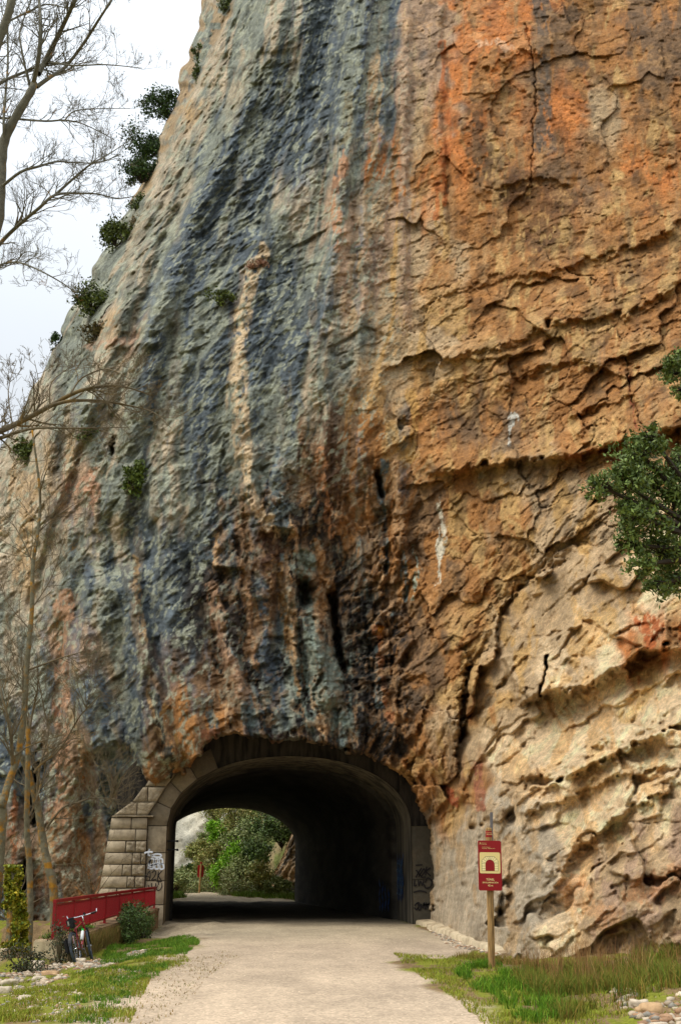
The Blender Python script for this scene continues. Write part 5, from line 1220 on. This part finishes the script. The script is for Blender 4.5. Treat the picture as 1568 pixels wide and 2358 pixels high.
# stones
def ico(sub=1):
    bm = bmesh.new(); bmesh.ops.create_icosphere(bm, subdivisions=sub, radius=1); v = np.array([p.co[:] for p in bm.verts]); f = np.array([[a.index for a in q_.verts] for q_ in bm.faces]); bm.free(); return v, f
IV, IF = ico(1); IV2, IF2 = ico(3)
def stones(name, pts, s0, s1, cols, label):
    n = len(pts); s = rng.uniform(0, 1, n)**2.2*(s1-s0)+s0; V = np.repeat(IV[None], n, 0)*(1+rng.uniform(-.4, .35, (n, len(IV), 1)))
    V = V*np.stack([s*rng.uniform(.8, 1.5, n), s*rng.uniform(.8, 1.4, n), s*rng.uniform(.45, .85, n)], 1)[:, None]
    a = rng.uniform(0, 6.28, n); c_, s_ = np.cos(a)[:, None], np.sin(a)[:, None]; x, y = V[..., 0]*c_-V[..., 1]*s_, V[..., 0]*s_+V[..., 1]*c_; V = np.stack([x, y, V[..., 2]], -1)+pts[:, None]+np.array([0, 0, .25])*s[:, None, None]
    Q = (IF[None]+np.arange(n)[:, None, None]*len(IV)).reshape(-1, 3); cs = np.stack(cols); c = cs[rng.integers(len(cols), size=n)]*rng.uniform(.75, 1.2, (n, 1))
    o = link(name, npmesh(name, V.reshape(-1, 3), Q, np.repeat(c, len(IV), 0)), M['stones']); return tag(o, label, 'stones', kind='stuff')
sc_ = (srgb(200, 182, 156), srgb(172, 154, 130), srgb(158, 124, 94), srgb(136, 130, 118))
stones('rubble', scatter([(-60,2262),(60,2225),(220,2214),(345,2206),(330,2222),(200,2250),(150,2275),(-60,2300)], 3200, .35, 651, -.2), .015, .06, sc_, 'pale rubble stones below the bicycle')
stones('rubble', scatter([(-60,2280),(150,2262),(330,2240),(300,2300),(260,2380),(-60,2380)], 2600, .6, 655, -.1), .01, .034, sc_, 'white stones scattered in the left verge grass')
stones('rubble', scatter([(1400,2300),(1470,2292),(1650,2320),(1650,2400),(1520,2400),(1440,2330)], 1100, .2, 659), .015, .07, sc_, 'grey and white stones in the lower right corner')
stones('gravel', scatter([(300,2380),(330,2230),(470,2160),(900,2140),(1080,2196),(900,2200),(980,2270),(1120,2380)], 9000, 0, 663), .006, .016, (srgb(224, 204, 172), srgb(190, 168, 136), srgb(150, 130, 106)), 'loose fine gravel lying on the path')
stones('gravel', scatter([(985,2132),(1000,2140),(1120,2190),(1180,2212),(1130,2200),(1040,2180),(995,2150)], 1200, 0, 667), .015, .05, sc_, 'crumbled stones along the ledge under the rock')
for i, (px, py, s_, lab) in enumerate([(118, 2240, .13, 'tan boulder among the white rubble left of the bicycle'), (92, 2253, .10, 'pale block just left of the tan boulder'), (24, 2263, .12, 'white stone at the left edge by the shrub'),
      (205, 2222, .10, 'white stone right of the bicycle rear wheel'), (188, 2212, .09, 'pale stone under the bicycle wheel'), (10, 2275, .10, 'pale stone lowest at the left frame edge'),
      (88, 2212, .13, 'pale stone below the parapet end block'), (1492, 2312, .13, 'grey white stone in the lower right rubble'), (1520, 2335, .11, 'white stone below the other in the right rubble'),
      (1470, 2296, .10, 'topmost pale stone of the right rubble'), (58, 2316, .08, 'white stone alone in the lower left grass')]):
    g_ = gp(px, py, -.12 if px < 700 else .15); v = IV2.copy(); nn = fbm3(v[:, 0]*1.3+i*5, v[:, 1]*1.3, v[:, 2]*1.3, 3, 671+i); v = np.clip(v*(1+.5*nn[:, None]), -.85, .8)*1.1; v[:, 2] *= .75
    v = v*s_*np.array([1.2, 1, 1]); me_ = npmesh('boulder', v, IF2, np.repeat((srgb(186, 152, 112) if i in (0, 7) else srgb(196, 180, 156))[None], len(v), 0), False)
    o = link('boulder', me_, M['stones']); o.location = (g_[0], g_[1], gzs(g_[0], g_[1])+s_*.25); tag(o, lab, 'boulder', 'pale boulders on the verges')

# ------------------------------------------------------------------ BEYOND THE TUNNEL
def sheet(name, fn, nu, nv, colfn, label, cat, m_='rock'):
    U, Vv = np.meshgrid(np.linspace(0, 1, nu), np.linspace(0, 1, nv)); P_ = fn(U, Vv); idx = np.arange(nu*nv).reshape(nv, nu)
    Q = np.stack([idx[:-1, :-1], idx[:-1, 1:], idx[1:, 1:], idx[1:, :-1]], -1).reshape(-1, 4); o = link(name, npmesh(name, P_.reshape(-1, 3), Q, colfn(P_).reshape(-1, 3), True), M[m_]); return tag(o, label, cat, kind='structure')
def f1(U, V_):
    X = lerp(-60, 22, U); Y = 150+.25*np.abs(X+22)+0*V_+V_*14; Z = -2+38*V_; dd = 1.6*fbm3(X*.25, Y*.02, Z*.2, 6, 701, .6); return np.stack([X, Y-dd, Z], -1)
def c1(P_):
    n_1 = smooth(-.3, .4, fbm3(P_[..., 0]*.2, P_[..., 1]*.2, P_[..., 2]*.1, 4, 705))[..., None]; return srgb(228, 220, 198)*(1-n_1)+srgb(172, 166, 148)*n_1
sheet('far_cliff', f1, 220, 120, c1, 'pale grey cliff far beyond the tunnel', 'cliff')
def f2(U, V_):   # wooded bank right of the far path
    X = lerp(-14, 22, U); t = V_; Y = lerp(104, 120, U*0+t)+lerp(20, -20, U); Z = -1+t*30*smooth(0, .4, U+.02); dd = 1.5*fbm3(X*.2, Y*.1, Z*.2, 5, 711); return np.stack([X, Y-dd, Z], -1)
def c2_(P_):
    n_1 = smooth(-.2, .3, fbm3(P_[..., 0]*.4, P_[..., 1]*.4, P_[..., 2]*.4, 4, 715))[..., None]; return srgb(110, 116, 60)*(1-n_1)+srgb(150, 134, 96)*n_1
sheet('hillside', f2, 160, 100, c2_, 'shrubby bank rising beyond the tunnel', 'hillside')
def f3(U, V_):   # orange scree slope just outside the far portal on the right
    X = lerp(-7.2, 9, U)+V_*2.4; Y = lerp(92, 76, U)+V_*5; Z = -.4+V_*13*smooth(-.05, .25, U); dd = .7*fbm3(X*1.1, Y*1.1, Z*1.1, 6, 721, .65); return np.stack([X, Y-dd, Z], -1)
def c3(P_):
    n_1 = smooth(-.2, .4, fbm3(P_[..., 0]*.9, P_[..., 1]*.9, P_[..., 2]*.7, 4, 725))[..., None]; return srgb(228, 188, 140)*(1-n_1)+srgb(130, 122, 108)*n_1
sheet('scree_slope', f3, 180, 140, c3, 'orange and grey rock slope outside the far tunnel end', 'slope')
def f4(U, V_):  # back of the mountain round the far portal
    X = lerp(-11.5, 40, U); Z = lerp(6.3, 30, V_); Y = 73.2+.25*(48-Z)*0+.6*fbm3(X*.3, Z*.3, Z*0, 3, 731)-.35*(Z-6)*.3; return np.stack([X, Y, Z], -1)
sheet('cliff_back', f4, 60, 40, c1, 'back face of the mountain above the far portal', 'cliff')
def f5(U, V_): X = lerp(-1.7, 40, U); Z = lerp(-2, 6.5, V_); return np.stack([X, 73.2+.4*fbm3(X*.5, Z*.5, Z*0, 3, 735), Z], -1)
sheet('cliff_back', f5, 50, 10, c3, 'rock right of the far portal', 'cliff')
def f6(U, V_): X = lerp(-17, -11.4, U); Z = lerp(-2, 6.5, V_); return np.stack([X, 73.2+.4*fbm3(X*.5, Z*.5, Z*0, 3, 735), Z], -1)
sheet('cliff_back', f6, 50, 10, c3, 'rock left of the far portal', 'cliff')
FT = [(545,1880,38,104,'O','dark olive tree at the top of the far arch'),(600,1900,36,102,'D','dark evergreen against the far arch on the right'),(560,1930,34,100,'B','grey green leafy tree in the middle beyond the tunnel'),(510,1912,22,106,'Y','bright green young tree left of centre beyond the tunnel'),
      (540,1975,30,99,'Y','bright green bush above the far path'),(500,1975,28,104,'O','brownish green bush beyond the tunnel'),(590,1970,30,97,'D','dark bush beside the orange slope'),(455,1960,20,112,'O','small bush in front of the pale far cliff'),(470,2000,22,108,'O','bush behind the far sign'),
      (430,2010,18,112,'D','low bush left of the far sign'),(560,2015,30,96,'B','low grey green bush along the far path'),(520,2015,28,100,'Y','low green bush near the bend of the far path'),(610,2020,26,92,'O','reddish green bush at the foot of the orange slope'),(640,2045,18,86,'B','small grey shrub by the far tunnel corner'),
      (405,2030,20,100,'B','pale shrub by the left side of the far opening'),(500,1855,34,114,'O','loose tree crown under the top of the far arch'),(650,1900,34,96,'D','dark tree above the orange slope'),(480,1935,20,116,'B','grey twiggy tree against the far cliff'),(590,1860,36,108,'O','olive tree crown highest in the far opening')]
PALF = {'O': (srgb(92, 98, 44), srgb(64, 76, 32), srgb(120, 106, 62)), 'D': (srgb(46, 64, 28), srgb(74, 92, 38), srgb(36, 46, 22)), 'B': (srgb(118, 122, 78), srgb(84, 92, 52), srgb(60, 72, 36)), 'Y': (srgb(104, 138, 20), srgb(74, 110, 18), srgb(54, 80, 18))}
for (px, py, r_, Yd, k_, lab) in FT:
    k = Yd/2800; c_ = at(px, py, Yd); base = (c_[0], Yd, max(0, c_[2]-r_*k*1.3)); t = empty('far_tree', base, lab, 'tree' if py < 1960 else 'bush', 'greenery beyond the tunnel')
    P_, cl_ = clumpy((0, 0, c_[2]-base[2]), (r_*k*1.45, r_*k, r_*k*1.25), 4200, 26, .2); V, Q, c = leafcloud(P_, .10, [np.minimum(c9*2.3, .6) for c9 in PALF[k_]]); link('crown', npmesh('crown', V, Q, c), M['leaf'], t)
    s_ = MB(); 
    for q_ in cl_: s_.tube([(0, 0, -.3), (q_[0]*.4, q_[1]*.4, q_[2]*.6), tuple(q_)], [.035, .03, .015], 4, cap=False)
    s_.build('trunk', M['bark_d'], t)
def fscat(x0, x1, y0, y1, n): x = rng.uniform(x0, x1, n); y = rng.uniform(y0, y1, n); return np.stack([x, y, gz(x, y)], 1)
p_ = fscat(-22, 0, 75, 125, 30000); k = (np.interp(p_[:, 1], [t[0] for t in PATH_R], [t[1] for t in PATH_R])+.3 < p_[:, 0]) | (np.interp(p_[:, 1], [t[0] for t in PATH_L], [t[1] for t in PATH_L])-.3 > p_[:, 0])
dq, _, _ = polydist(p_[:, 0], p_[:, 1], [tuple(a) for a in farp]); k &= dq > 3.2
blades('undergrowth', p_[k], .3, .03, (srgb(96, 132, 30), srgb(70, 104, 26), srgb(120, 130, 60)), .5, 'green grass beside the path beyond the tunnel')

q1_ = np.stack([rng.uniform(-15, -4.5, 26000), rng.uniform(92, 101, 26000), rng.uniform(0, 1, 26000)**1.5*1.7], 1); q1_[:, 1] += np.where(q1_[:, 0] < -9.2, 10.5, 0); q1_[:, 2] *= .6+.6*(noise2(q1_[:, 0]*.8, q1_[:, 1]*.5, 741)+.4)
V, Q, c = leafcloud(q1_, .10, (srgb(120, 130, 76), srgb(96, 116, 50), srgb(150, 140, 96)))
o = link('undergrowth', npmesh('undergrowth', V, Q, c), M['leaf']); tag(o, 'low grey green scrub along the far side of the path beyond the tunnel', 'undergrowth', kind='stuff')
